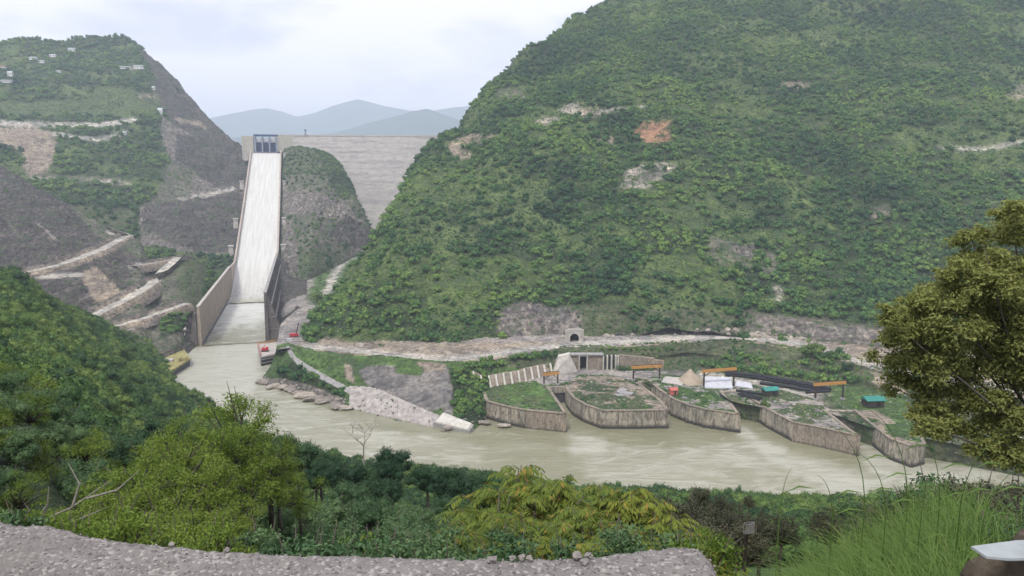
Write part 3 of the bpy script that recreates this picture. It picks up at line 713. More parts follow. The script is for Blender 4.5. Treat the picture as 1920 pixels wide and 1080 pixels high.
# near slope, from the parapet down to the river
cpx0 = [-900, -500, 0, 150, 300, 450, 700, 1000, 1400, 1800, 2400, 2900]
cpx = [-900, -500, -250, -100, 0, 50, 100, 150, 200, 250, 300, 375, 450, 550, 700, 1000, 1400, 1800, 2400, 2900]
tab = [
 (2.4,  [117.9]*12),
 (6,    [117,116,114.2,113.8,113.5,113.2,113.2,113.8,115.3,116.6,116.8,117]),
 (15,   [115,114,111.5,110,108.5,107.2,106.8,107.2,109.5,112,112.5,113]),
 (30,   [114,113,109,105.5,102,99.5,99,99.5,101,103,106,107]),
 (60,   [114,111,99,93.5,88,85,84,85,85,86,92,95]),
 (100,  [112,107,87,77,70,65,62,62,62,62,70,74]),
 (150,  [108,101,79,65,54,47,43,42,41,42,50,56]),
 (200,  [104,96,73,57,40,30,25,24,22,22,32,40]),
 (260,  [99,91,70,48,26,12,6,2,-2,-4,8,20]),
 (330,  [94,87,70,41,13,-1.5,-7,-8,-8,-8,-4,4]),
 (400,  [86,80,58,36,3.5,-7,-8,-8,-8,-8,-8,-6]),
 (470,  [64,60,38,22,-4,-8,-8,-8,-8,-8,-8,-8]),
 (560,  [45,40,25,8,-7,-8,-8,-8,-8,-8,-8,-8])]
rows = []
for tt, zs in tab:
    zs = np.interp(cpx, cpx0, zs)
    rows.append([[ (x - 960) / F * tt, tt * 1.02, z + (min(7, (tt - 80) / 20) * float(fbm(np.array([x / 120.0]), np.array([tt / 45.0]), 7, 3)[0]) if 90 < tt < 420 and x < 600 else 0)] for x, z in zip(cpx, zs)])
zones_C = [('grass', [(1300, 880), (1920, 860), (1920, 1080), (1300, 1080)])]
pc = patch('near_slope', rows, 260, 300, zones_C, M_terr, amp=0.0, sc=30, rough=0.15, seed=91, base='veg', warp=3, clamp=False)

# road the viewer stands on
gm = MB(); gm.add([(-60, -40, 118.0), (60, -40, 118.0), (60, 2.45, 118.0), (-60, 2.45, 118.0)], [(0, 1, 2, 3)])
struct('roadside_ground', gm.mesh('roadside_ground', simple('roadside_gravel', (0.2, 0.18, 0.16), 0.95, 3, 0.3, 0.4, 0.03)))

# far ridges, fading in the haze
def ridge(name, line, t0, depth, seed, col):
    xs = np.linspace(line[0][0], line[-1][0], 160); ys = np.interp(xs, [p[0] for p in line], [p[1] for p in line])
    rows = []
    for k, (f, dt) in enumerate(((1, 0.2), (0.55, 0.1), (0.0, 0.0), (0.25, -0.06), (0.6, -0.16), (1.0, -0.3))):
        r = []
        for x, y in zip(xs, ys):
            A = W(x, y, t0); tt = t0 * (1 + dt); B = A * [1 + dt, 1 + dt, 1]; B[2] = A[2] * (1 - f) + (-6) * f
            B[2] += 60 * (1 if 0 < f < 1 else 0.12) * fbm(np.array([x / 30.0]), np.array([dt * 20]), seed, 3)[0] * t0 / 9000
            r.append(B)
        rows.append(r)
    P = np.array(rows); nv, nu = P.shape[:2]
    a = (np.arange(nv - 1)[:, None] * nu + np.arange(nu - 1)[None]).ravel()
    me = new_mesh(name, P.reshape(-1, 3), np.stack([a, a + 1, a + nu + 1, a + nu], 1)[:, ::-1].copy(), col, True)
    struct(name, me)
M_far = simple('far_forest', (0.045, 0.075, 0.055), 0.95, 0.004, 0.3)
ridge('far_hills', [(300,262),(420,258),(560,256),(620,250),(660,240),(700,228),(740,218),(775,208),(800,204),(830,214),(870,228),(910,240),(960,222),(1100,215)], 6500, 1500, 3, M_far)
ridge('far_mountains', [(200,240),(380,225),(430,214),(470,206),(500,203),(530,210),(556,219),(590,212),(625,198),(650,191),(672,186),(690,190),(715,197),(760,206),(800,210),(850,201),(890,198),(1000,190),(1200,185)], 9600, 2000, 5, M_far)

# ------------------------------------------------------------------ dam
dm = []
cols = [(515, 1262), (560, 1265), (620, 1270), (700, 1278), (780, 1285), (860, 1292), (960, 1300)]
for z, dt in ((150, 60), (188.4, 8), (188.6, 0), (170, -37), (130, -115), (90, -195), (50, -275), (14, -345)):
    r = []
    for x, tt in cols:
        A = W(x, 255, tt); A[2] = z; A[1] += dt; r.append(A)
    dm.append(r)
P = cr_interp(cr_interp(np.array(dm), 150, 0), 180, 1)
P[..., 2] += 0.9 * fbm(P[..., 0] / 7, P[..., 1] / 5, 4, 4) * (P[..., 2] < 186)
nv, nu = P.shape[:2]; a = (np.arange(nv - 1)[:, None] * nu + np.arange(nu - 1)[None]).ravel()
Fd = np.stack([a, a + 1, a + nu + 1, a + nu], 1)[:, ::-1].copy()
dam = thing('embankment_dam', 'broad grey rockfill dam closing the valley behind the spillway ridge', 'dam')
link('rockfill_face', new_mesh('rockfill_face', P.reshape(-1, 3), Fd, M_dam, True), dam)
cb = MB()
c0, c1 = W(528, 255, 1262), W(955, 255, 1300)
cb.beam((c0[0], c0[1] - 1, 189.3), (c1[0], c1[1] - 1, 189.3), 1.2, 1.3)
cb.build('crest_parapet', M_conc, dam)

# ------------------------------------------------------------------ spillway
spill = thing('chute_spillway', 'long white chute spillway running straight down to the stilling basin', 'spillway', CH(0, 0, 0))
O0 = CH(0, 0, 0)
def CL(s, q, z): return CH(s, q, z) - O0
# falling water
ss = np.concatenate([np.linspace(175, 260, 60), np.linspace(262, TOPS, 160)]); qs = np.linspace(-21.2, 21.2, 40)
S, Q = np.meshgrid(ss, qs, indexing='ij')
Z = np.maximum(chute_z(S) + 2.2, 0.5) + 0.35 * fbm(Q / 2.2, S / 25, 6, 3) + 0.25 * fbm(Q / 3, S / 4, 8, 3)
toe = np.exp(-((S - 218) / 24) ** 2); Z += toe * (3.0 * fbm(Q / 5, S / 6, 9, 3) + 1.0)
Vw = np.stack([CO[0] + CA[0] * S + CQ[0] * Q, CO[1] + CA[1] * S + CQ[1] * Q, Z], -1).reshape(-1, 3)
a = (np.arange(len(ss) - 1)[:, None] * 40 + np.arange(39)[None]).ravel()
fo = np.clip((S - 178) / 26 + 0.35 * fbm(Q / 6, S / 9, 12, 3), 0, 1).ravel()
struct('spill_water', new_mesh('spill_water', Vw, np.stack([a, a + 1, a + 41, a + 40], 1)[:, ::-1].copy(), M_chute, True, {'foam': ('FLOAT', fo)}))
# basin water, one step above the river at the end sill
ss = np.linspace(-1.5, 200, 90); S, Q = np.meshgrid(ss, qs, indexing='ij')
Z = 0.45 + 0.22 * fbm(Q / 5, S / 7, 14, 3)
Vw = np.stack([CO[0] + CA[0] * S + CQ[0] * Q, CO[1] + CA[1] * S + CQ[1] * Q, Z], -1).reshape(-1, 3)
fo = np.clip((S - 35) / 120 + .3 * fbm(Q / 8, S / 20, 21, 3), 0, 1).ravel()
a = (np.arange(len(ss) - 1)[:, None] * 40 + np.arange(39)[None]).ravel()
struct('stilling_basin_water', new_mesh('stilling_basin_water', Vw, np.stack([a, a + 1, a + 41, a + 40], 1)[:, ::-1].copy(), M_basin, True, {'foam': ('FLOAT', fo)}))
# chute slab, side walls in joined lengths
sb_ = MB()
for i in range(30):
    s0 = TOE + (TOPS - TOE) * i / 30; s1 = TOE + (TOPS - TOE) * (i + 1) / 30
    z0, z1 = float(chute_z(s0)), float(chute_z(s1))
    sb_.hexa([CL(s0, -23, z0 - 3), CL(s0, 23, z0 - 3), CL(s1, 23, z1 - 3), CL(s1, -23, z1 - 3)], [CL(s0, -23, z0 + .3), CL(s0, 23, z0 + .3), CL(s1, 23, z1 + .3), CL(s1, -23, z1 + .3)])
sb_.build('chute_slab', M_conc, spill)
LT, RT = 28.0, 36.0
def wtop(s, side):
    base = float(chute_z(s)) + 6.5
    return max(LT if side < 0 else RT, base)
M_chw = simple('buff_chute_wall', (0.40, 0.34, 0.29), 0.9, 0.1, 0.2)
for side in (-1, 1):
    n = 34
    for i in range(n):
        s0 = TOE + 20 + (TOPS - TOE - 20) * i / n; s1 = TOE + 20 + (TOPS - TOE - 20) * (i + 1) / n - 0.25
        z0, z1 = float(chute_z(s0)), float(chute_z(s1)); t0, t1 = wtop(s0, side), wtop(s1, side)
        a0, a1 = 21.3 * side, 23.2 * side
        if side > 0: a0, a1 = a0, a1
        m = MB(); q0, q1 = min(a0, a1), max(a0, a1)
        m.hexa([CL(s0, q0, z0 - 9), CL(s0, q1, z0 - 9), CL(s1, q1, z1 - 9), CL(s1, q0, z1 - 9)], [CL(s0, q0, t0), CL(s0, q1, t0), CL(s1, q1, t1), CL(s1, q0, t1)])
        m.build('chute_wall_panel', M_chw, spill)
# stilling basin training walls
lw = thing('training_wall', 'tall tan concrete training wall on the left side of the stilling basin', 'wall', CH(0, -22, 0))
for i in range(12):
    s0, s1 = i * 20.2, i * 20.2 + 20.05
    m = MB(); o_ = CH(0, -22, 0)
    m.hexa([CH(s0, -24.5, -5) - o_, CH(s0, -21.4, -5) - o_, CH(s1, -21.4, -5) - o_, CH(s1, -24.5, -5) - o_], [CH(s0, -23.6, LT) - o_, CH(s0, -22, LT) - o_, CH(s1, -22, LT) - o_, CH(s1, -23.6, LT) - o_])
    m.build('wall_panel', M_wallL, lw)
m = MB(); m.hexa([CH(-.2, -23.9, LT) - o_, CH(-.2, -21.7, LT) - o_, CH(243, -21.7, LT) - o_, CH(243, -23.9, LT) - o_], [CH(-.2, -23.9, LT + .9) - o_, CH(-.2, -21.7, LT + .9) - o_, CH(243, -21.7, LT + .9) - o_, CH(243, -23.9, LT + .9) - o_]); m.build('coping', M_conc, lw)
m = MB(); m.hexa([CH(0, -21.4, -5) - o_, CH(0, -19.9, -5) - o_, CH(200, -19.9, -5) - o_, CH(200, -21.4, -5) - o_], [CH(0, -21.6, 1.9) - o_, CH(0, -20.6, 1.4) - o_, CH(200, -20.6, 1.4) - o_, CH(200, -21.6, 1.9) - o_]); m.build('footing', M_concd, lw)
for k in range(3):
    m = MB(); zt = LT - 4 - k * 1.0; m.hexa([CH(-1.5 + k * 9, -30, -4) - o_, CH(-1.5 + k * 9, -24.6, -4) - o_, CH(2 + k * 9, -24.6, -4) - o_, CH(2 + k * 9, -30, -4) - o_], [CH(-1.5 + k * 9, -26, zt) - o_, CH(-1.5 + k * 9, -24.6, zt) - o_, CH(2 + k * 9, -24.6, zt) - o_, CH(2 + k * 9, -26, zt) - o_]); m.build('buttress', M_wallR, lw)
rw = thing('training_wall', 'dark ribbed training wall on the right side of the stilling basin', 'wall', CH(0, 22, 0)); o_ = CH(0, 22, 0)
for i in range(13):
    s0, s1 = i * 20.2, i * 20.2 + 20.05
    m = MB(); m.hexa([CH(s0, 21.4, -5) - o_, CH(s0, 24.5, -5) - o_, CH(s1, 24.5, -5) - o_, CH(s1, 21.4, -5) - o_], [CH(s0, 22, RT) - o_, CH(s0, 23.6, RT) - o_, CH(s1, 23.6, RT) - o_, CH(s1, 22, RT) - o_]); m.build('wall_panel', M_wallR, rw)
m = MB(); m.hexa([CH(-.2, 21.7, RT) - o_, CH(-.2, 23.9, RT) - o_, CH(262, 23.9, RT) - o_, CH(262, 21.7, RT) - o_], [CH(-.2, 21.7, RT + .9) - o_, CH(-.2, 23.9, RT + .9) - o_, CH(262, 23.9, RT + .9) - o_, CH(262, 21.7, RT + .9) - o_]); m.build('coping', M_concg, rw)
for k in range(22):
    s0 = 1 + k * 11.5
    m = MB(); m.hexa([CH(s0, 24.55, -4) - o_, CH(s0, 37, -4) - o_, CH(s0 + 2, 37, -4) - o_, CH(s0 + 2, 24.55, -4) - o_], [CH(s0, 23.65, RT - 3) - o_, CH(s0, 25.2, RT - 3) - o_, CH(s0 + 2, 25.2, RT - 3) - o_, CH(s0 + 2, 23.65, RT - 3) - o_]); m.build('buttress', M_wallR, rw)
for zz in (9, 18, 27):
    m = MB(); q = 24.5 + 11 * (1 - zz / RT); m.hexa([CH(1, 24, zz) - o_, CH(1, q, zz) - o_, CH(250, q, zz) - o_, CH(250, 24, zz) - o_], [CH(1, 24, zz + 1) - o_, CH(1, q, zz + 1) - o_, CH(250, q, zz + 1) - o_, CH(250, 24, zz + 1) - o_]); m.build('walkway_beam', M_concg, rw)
# rubble backfill beside the right wall
rows = []
for kk, (off, zf) in enumerate(((24.2, 30), (30, 27), (38, 20), (46, 17.6), (52, 16.5))):
    rows.append([CH(s, off + (0 if s > 60 else -2), min(zf, (6, 9, 14, 17.5, 17)[kk] if s < 60 else (15 if s < 100 else (19 if s < 150 else (24 if s < 220 else 30))))) for s in (14, 40, 80, 130, 190, 250, 310, 380)])
prb = patch('backfill_slope', rows, 150, 40, [], M_terr, amp=1.2, sc=12, rough=0.6, seed=95, base='rockd', clamp=False)
# crest gate structure
gt = thing('spillway_gates', 'blue three bay gate structure at the top of the white chute', 'gate', CH(680, 0, 150))
o_ = CH(680, 0, 150)
def gbox(name, q0, q1, s0, s1, z0, z1, mat, parent=gt):
    m = MB(); m.hexa([CH(s0, q0, z0) - o_, CH(s0, q1, z0) - o_, CH(s1, q1, z0) - o_, CH(s1, q0, z0) - o_], [CH(s0, q0, z1) - o_, CH(s0, q1, z1) - o_, CH(s1, q1, z1) - o_, CH(s1, q0, z1) - o_]); return m.build(name, mat, parent)
for q in (-16, -5.4, 5.4, 16): gbox('pier', q - 1.1, q + 1.1, 683, 702, 152, 182.5, simple('pier_concrete', (0.24, 0.27, 0.33), 0.9, 0.2, 0.15) if q == -16 else bpy.data.materials['pier_concrete'])
for q in (-10.7, 0, 10.7):
    g = gbox('radial_gate', q - 4.15, q + 4.15, 690, 692, 158, 173, M_blue)
    for zz in (161, 165, 169): gbox('gate_rib', q - 4.1, q + 4.1, 689.2, 689.95, zz, zz + .8, M_blue, gt)
    gbox('hoist_house', q - 3.6, q + 3.6, 688, 698, 174.5, 178.5, M_white)
gbox('hoist_bridge', -18.2, 18.2, 686, 703, 182.6, 185, M_blue)
gbox('sill', -17, 17, 681, 702, 150, 157.5, simple('weathered_sill', (0.20, 0.19, 0.20), 0.9, 0.2, 0.2))
gbox('apron', -26, 23, 673, 680.8, 140, 155.5, M_conc)
gbox('abutment', -36, -18.6, 684, 704, 146, 182, simple('pale_abutment', (0.42, 0.40, 0.33), 0.9, 0.2, 0.15))
gbox('abutment', 18.6, 40, 686, 704, 158, 184, bpy.data.materials['pale_abutment'])
# air vents beside the chute
vm = MB(); vm.hexa([(-3, -3, -6), (3, -3, -6), (3, 3, -6), (-3, 3, -6)], [(-2.2, -2.2, 5), (2.2, -2.2, 5), (2.2, 2.2, 5), (-2.2, 2.2, 5)])
vme = vm.mesh('vent_shaft', M_conc); vc = MB(); vc.box((0, 0, 5.6), (6, 6, 1.2)); vcap = vc.mesh('vent_cap', M_rib)
for s, where in ((655, 'topmost'), (540, 'second highest'), (410, 'third highest'), (330, 'lowest')):
    for side in (-1, 1):
        v_ = thing('air_vent', '%s pale aerator shaft on the %s edge of the chute' % (where, 'left' if side < 0 else 'right'), 'air vent', CH(s, side * 28.5, float(chute_z(s)) + 3), math.atan2(CA[1], CA[0]), 'aerator shafts along the spillway')
        link('vent_shaft', vme, v_); link('vent_cap', vcap, v_)

# mast on the dam crest
a_ = W(573, 257, 1262); a_[2] = 189
ms = thing('mast', 'small dark lattice mast standing on the dam crest', 'mast', a_)
m = MB()
for dx, dy in ((-1.2, -1.2), (1.2, -1.2), (1.2, 1.2), (-1.2, 1.2)): m.beam((dx, dy, 0), (dx * .3, dy * .3, 8), .35)
m.build('lattice', M_blue, ms); m = MB(); m.box((0, 0, 9), (2.6, 2.6, 2.4)); m.build('head', M_blue, ms)

# ------------------------------------------------------------------ quays between the outlet channels
rng = np.random.RandomState(7)
def fill_top(poly, z, step, mound, zone, seed):
    """triangulated soil cap inside a world polygon"""
    pts = [Vector((p[0], p[1])) for p in poly]; n = len(pts)
    x = np.array([p[0] for p in poly]); y = np.array([p[1] for p in poly])
    gx, gy = np.meshgrid(np.arange(x.min(), x.max(), step), np.arange(y.min(), y.max(), step))
    gx = gx.ravel() + 0.3 * step * (np.random.RandomState(seed).rand(gx.size) - .5); gy = gy.ravel()
    ins = in_poly(gx, gy, [(p[0], p[1]) for p in poly])
    pts += [Vector((a, b)) for a, b in zip(gx[ins], gy[ins])]
    r = mgeo.delaunay_2d_cdt(pts, [(i, (i + 1) % n) for i in range(n)], [], 1, 0.01)
    V = np.array([(v.x, v.y) for v in r[0]])
    d = np.full(len(V), 1e9)
    for i in range(n):
        a = np.array(poly[i][:2]); b = np.array(poly[(i + 1) % n][:2]); e = b - a; tt = np.clip(((V - a) @ e) / (e @ e), 0, 1)
        d = np.minimum(d, np.linalg.norm(V - a - tt[:, None] * e, axis=1))
    Z = z + np.clip(d / 4, 0, 1) * (mound * (0.5 + 0.5 * fbm(V[:, 0] / 9, V[:, 1] / 9, seed, 3)) + 0.25 * fbm(V[:, 0] / 2, V[:, 1] / 2, seed + 1, 3))
    k = fbm(V[:, 0] / 10, V[:, 1] / 7, seed + 5, 4)
    cA, cB = np.array(ZONE[zone[0]][0]), np.array(ZONE[zone[1]][0])
    col = np.where((k > zone[2])[:, None], cB, cA)
    bare = np.where(k > zone[2], ZONE[zone[1]][1], ZONE[zone[0]][1])
    return np.column_stack([V, Z]), [f for f in r[2]], np.column_stack([col, bare])
QTOPS = []
def quay(label, top, edges, zone, mound=0.7, z=9.0, mat=None, mats=None, ln=9.0, rib=False, seed=1):
    mat = mat or M_quay
    P = [PZ(x, y, z) for x, y in top]
    c = np.mean(P, axis=0); c[2] = 0
    q = thing('quay', label, 'quay', c, group='quays between the outlet channels')
    A = sum(P[i][0] * P[(i + 1) % len(P)][1] - P[(i + 1) % len(P)][0] * P[i][1] for i in range(len(P)))
    sg = 1 if A > 0 else -1
    V, Fq, cg = fill_top(P, z - 0.15, 1.3, mound, zone, seed)
    me = new_mesh('soil_top', V - c, Fq, M_terr, True, {'paint': ('FLOAT_COLOR', cg)})
    link('soil_top', me, q)
    QTOPS.append((V, cg))
    n = len(P)
    for e in range(n):
        if e not in edges: continue
        a, b = P[e], P[(e + 1) % n]; d = b - a; Lh = np.hypot(d[0], d[1]); d = d / Lh; nrm = np.array([d[1], -d[0], 0]) * sg
        k = max(1, int(round(Lh / ln)))
        m_ = mats[e] if mats and e in mats else mat
        for i in range(k):
            s0 = Lh * i / k + 0.06; s1 = Lh * (i + 1) / k - 0.06; off = rng.uniform(-0.06, 0.06)
            A0 = a + d * s0 + nrm * off - c; B0 = a + d * s1 + nrm * off - c; i0 = nrm * -0.9
            lo = -2.5; bat = nrm * 0.5
            for l0, l1, fo0, fo1 in ((lo, 4.4, 1.0, .42), (4.52, z - .25, .34, 0.0)):
                n0, n1 = bat * fo0 + nrm * rng.uniform(-.05, .05), bat * fo1
                m = MB(); m.hexa([[*(A0 + n0)[:2], l0], [*(B0 + n0)[:2], l0], [*(B0 + i0)[:2], l0], [*(A0 + i0)[:2], l0]], [[*(A0 + n1)[:2], l1], [*(B0 + n1)[:2], l1], [*(B0 + i0)[:2], l1], [*(A0 + i0)[:2], l1]])
                m.build('wall_panel', m_, q)
            if rib and i % 1 == 0:
                R0 = a + d * (s0 - .06) + nrm * .1 - c; w = d * 0.34; o1 = nrm * .62
                m = MB(); m.hexa([[*(R0 - w + o1 + bat * .9)[:2], lo], [*(R0 + w + o1 + bat * .9)[:2], lo], [*(R0 + w - nrm * .3)[:2], lo], [*(R0 - w - nrm * .3)[:2], lo]], [[*(R0 - w + o1 * .5)[:2], z - .7], [*(R0 + w + o1 * .5)[:2], z - .7], [*(R0 + w - nrm * .3)[:2], z - .7], [*(R0 - w - nrm * .3)[:2], z - .7]])
                m.build('wall_rib', m_, q)
        A0 = a + nrm * .28 - c; B0 = b + nrm * .28 - c; i0 = nrm * -1.5
        m = MB(); m.hexa([[*A0[:2], z - .24], [*B0[:2], z - .24], [*(B0 + i0)[:2], z - .24], [*(A0 + i0)[:2], z - .24]], [[*A0[:2], z + .22], [*B0[:2], z + .22], [*(B0 + i0)[:2], z + .22], [*(A0 + i0)[:2], z + .22]])
        m.build('coping', M_quay2, q)
    # solid core so that nothing is hollow
    m = MB(); Pi = [p + (c * [1, 1, 0] + [0, 0, p[2]] - p) * 0.03 - c for p in P]
    V = [[*p[:2], -2.6] for p in Pi] + [[*p[:2], z - .4] for p in Pi]
    m.add(V, [(i, (i + 1) % n, n + (i + 1) % n, n + i) for i in range(n)]); m.build('core', M_quay2, q)
    return q
quay('grassy quay nearest the broken ramp with a grey curved path on top', [(912,752),(948,762),(985,769),(1062,776),(1050,757),(1038,740),(1027,724),(1000,713),(930,722),(905,735)], (0,1,2,3,4,5,9), ('grass','scrub',0.0), 0.4, mats={2: M_quay2}, seed=3)
quay('broad rounded quay with mixed grass and rubble on its flat top', [(1060,722),(1064,733),(1075,746),(1098,759),(1130,770),(1190,770),(1253,769),(1242,753),(1215,732),(1195,717),(1150,703),(1085,702)], (0,1,2,3,4,5,6,7,8), ('scrub','soil',0.02), 1.3, seed=5)
quay('long curved ribbed quay with a red hut behind it', [(1196,709),(1214,712),(1234,729),(1262,748),(1290,759),(1320,767),(1386,777),(1368,752),(1352,732),(1350,716),(1290,706),(1240,700)], (0,1,2,3,4,5,6,7), ('grass','gravel',0.1), 0.5, seed=7, rib=True, ln=4.4)
quay('largest quay with a concrete yard and brown stained front wall', [(1352,730),(1380,728),(1400,742),(1440,768),(1487,792),(1550,804),(1613,818),(1592,804),(1562,780),(1545,768),(1545,752),(1450,727),(1380,716)], (1,2,3,4,5,6,7,8), ('gravel','scrub',-0.12), 0.4, mats={4: M_quay2, 5: M_quay2}, seed=9)
quay('last quay half hidden by the big olive tree', [(1600,768),(1622,786),(1640,800),(1668,822),(1712,838),(1735,832),(1720,800),(1700,768)], (0,1,2,3,4,5), ('grass','soil',0.1), 0.8, seed=13)
def headwall(x0, y0, x1, y1, label):
    a, b = PZ(x0, y0, 8.9), PZ(x1, y1, 8.9); h = thing('headwall', label, 'wall', (a[0], a[1], 0), group='headwalls of the outlet channels')
    d = b - a; Lh = np.hypot(d[0], d[1]); d /= Lh; nr = np.array([d[1], -d[0], 0]);
    if nr[1] > 0: nr = -nr
    k = max(2, int(Lh / 3.2))
    for i in range(k):
        s0, s1 = Lh * i / k + .1, Lh * (i + 1) / k - .1
        for zz0, zz1, nm, mt, off in ((-2.5, 5.4, 'stoplog', M_concd, 0.0), (5.5, 8.9, 'lintel', M_quay, 0.5)):
            A0 = d * s0 + nr * off; B0 = d * s1 + nr * off; I = nr * -2
            m = MB(); m.hexa([[*A0[:2], zz0], [*B0[:2], zz0], [*(B0 + I)[:2], zz0], [*(A0 + I)[:2], zz0]], [[*A0[:2], zz1], [*B0[:2], zz1], [*(B0 + I)[:2], zz1], [*(A0 + I)[:2], zz1]]); m.build(nm, mt, h)
headwall(1026, 726, 1062, 724, 'dark stained headwall of the channel beside the grassy quay')
headwall(1196, 716, 1215, 715, 'dark headwall of the narrow channel between the broad and the curved quay')
headwall(1351, 736, 1382, 732, 'dark headwall of the channel left of the concrete yard')
headwall(1546, 770, 1600, 770, 'pale headwall right of the concrete yard')

# ------------------------------------------------------------------ gantries
def gantry(x0, y0, x1, y1, yb, label, zb=9.0):
    v = (yb - 540) / F; tt = (CAMZ - zb) / (SP + v * CP)
    A, B = W(x0, y0, tt), W(x1, y1, tt - (y1 - y0) * .2); m0 = (A + B) / 2
    g = thing('gantry', label, 'gantry', (m0[0], m0[1], zb), group='orange gate gantries')
    A = A - [m0[0], m0[1], zb]; B = B - [m0[0], m0[1], zb]
    m = MB(); m.beam(A, B, 1.1, 1.5); m.build('crossbeam', M_orange, g)
    d = (B - A) / np.linalg.norm(B - A)
    m = MB(); m.beam(A + [0, 0, 1.0], B + [0, 0, 1.0], .25, .25); m.build('rail', M_brown, g)
    for f in (0.07, 0.93):
        p = A + (B - A) * f
        m = MB(); m.beam((p[0], p[1], -1.5), (p[0], p[1], p[2] - .7), .75, .75); m.build('post', M_brown, g)
        m = MB(); m.beam((p[0], p[1] + 0.2, p[2] - 3.2), (p[0] + (0.5 - f) * 7, p[1], p[2] - .6), .3, .3); m.build('brace', M_brown, g)
        m = MB(); m.box((p[0], p[1], 0.1), (2.0, 2.0, .9)); m.build('foot', M_concg, g)
gantry(1184, 689, 1241, 686, 714, 'orange topped gantry standing at the head of the curved quay')
gantry(1316, 696, 1381, 691, 728, 'orange topped gantry in front of the white sheeting')
gantry(1526, 721, 1586, 717, 750, 'orange topped gantry at the right end of the black pipes')
gantry(1018, 702, 1048, 699, 722, 'short orange topped gantry below the sloping concrete block')

# ------------------------------------------------------------------ buttressed retaining wall
ribs = [(889,697,727),(903,704,726),(918,705,724),(931,703,723),(945,700,721),(959,698,719),(973,696,717),(984,692,713),(997,689,709),(1009,686,707),(1021,684,702),(1033,682,698)]
bw = thing('buttress_wall', 'row of slanting white ribs holding the brown retaining slope', 'retaining wall', PZ(960, 718, 9))
o_ = PZ(960, 718, 9)
for i, (x, y0, y1) in enumerate(ribs):
    B = PZ(x + 2, y1, 9); tt = proj(B)[2]; T = W(x - 2, y0, tt + 3.4)
    m = MB(); m.beam(B - o_ + [0, 0, -1], T - o_, 0.95, 1.5); m.build('rib', M_rib, bw)
for i in range(len(ribs) - 1):
    (x, y0, y1), (x2, y20, y21) = ribs[i], ribs[i + 1]
    B, B2 = PZ(x + 2, y1 + 1, 9), PZ(x2 + 2, y21 + 1, 9); T, T2 = W(x - 2, y0, proj(B)[2] + 4.6), W(x2 - 2, y20, proj(B2)[2] + 4.6); g = np.array([0, .9, 0.3])
    B, B2 = B + [0, 1.2, -1], B2 + [0, 1.2, -1]
    m = MB(); m.hexa([B - o_, B2 - o_, B2 - o_ + g, B - o_ + g], [T - o_, T2 - o_, T2 - o_ + g, T - o_ + g]); m.build('facing_slab', M_quay2, bw)
# sloping concrete block
o_ = PZ(1060, 700, 8.5)
sbk = thing('concrete_block', 'pale sloping concrete block under the tunnel road beside the white ribs', 'block', o_)
b4 = [PZ(1036, 702, 8.5), PZ(1083, 697, 8.5), PZ(1083, 697, 8.5) + [0, 12, 0], PZ(1036, 702, 8.5) + [0, 12, 0]]
tb = proj(b4[0])[2]
t4 = [W(1047, 671, tb + 5), W(1069, 666, tb + 5), W(1069, 666, tb + 5) + np.array([0, 5, 0]), W(1047, 671, tb + 5) + np.array([0, 5, 0])]
m = MB(); m.hexa([p - o_ for p in b4], [p - o_ for p in t4]); m.build('sloped_body', M_conc, sbk)
m = MB(); m.hexa([p - o_ + [0, 0, .02] for p in t4], [p - o_ + [0, 0, .6] for p in t4]); m.build('cap', M_rib, sbk)

# ------------------------------------------------------------------ wall below the tunnel road
tw = 425.0
def wp(px, z, dt=0): 
    u = (px - 960) / F; p = W(px, 680, tw + dt); p[2] = z; return p
os_ = thing('outlet_wall', 'concrete wall with a dark doorway and ribs below the tunnel road', 'wall', wp(1160, 8))
o_ = wp(1160, 8)
def slab(nm, x0, x1, z0, z1, dt, th, mat, dz=0.0):
    a, b = wp(x0, z0, dt) - o_, wp(x1, z0, dt) - o_; c_, d_ = wp(x0, z1, dt) - o_, wp(x1, z1 + dz, dt) - o_; g = np.array([0, th, 0])
    m = MB(); m.hexa([a, b, b + g, a + g], [c_, d_, d_ + g, c_ + g]); return m.build(nm, mat, os_)
slab('wall_panel', 1072, 1085, 8, 17.2, 0, 3, M_quay2); slab('door_jamb', 1085, 1087.5, 8, 17.2, -1, 4, M_conc)
slab('doorway', 1087.6, 1100, 8, 16.6, 3, 1, M_dark); slab('door_jamb', 1100, 1102.5, 8, 17.2, -1, 4, M_conc); slab('lintel', 1087.5, 1100, 16.6, 17.6, -.5, 4.5, M_conc)  # near-black slab paints the shade inside the doorway
slab('wall_panel', 1102.6, 1131, 8, 17, 0, 3, M_quay2)
slab('recess', 1131.1, 1160, 8, 16.5, 2, 1, M_concd)  # dark back panel, shade of the recess put into its colour
for x in (1131.5, 1139, 1147, 1155, 1159): slab('rib', x - 1.1, x + 1.1, 8, 16.9, -.8, 3, M_rib)
for i in range(5): slab('wall_panel', 1160.6 + i * 17, 1177.2 + i * 17, 8, 17.4 - 0.55 * i - (0.9 if i == 4 else 0), 0, 2.5, M_quay2, -0.5)
slab('roof_slab', 1070, 1132, 17.3, 17.9, -1.0, 5, M_concg)

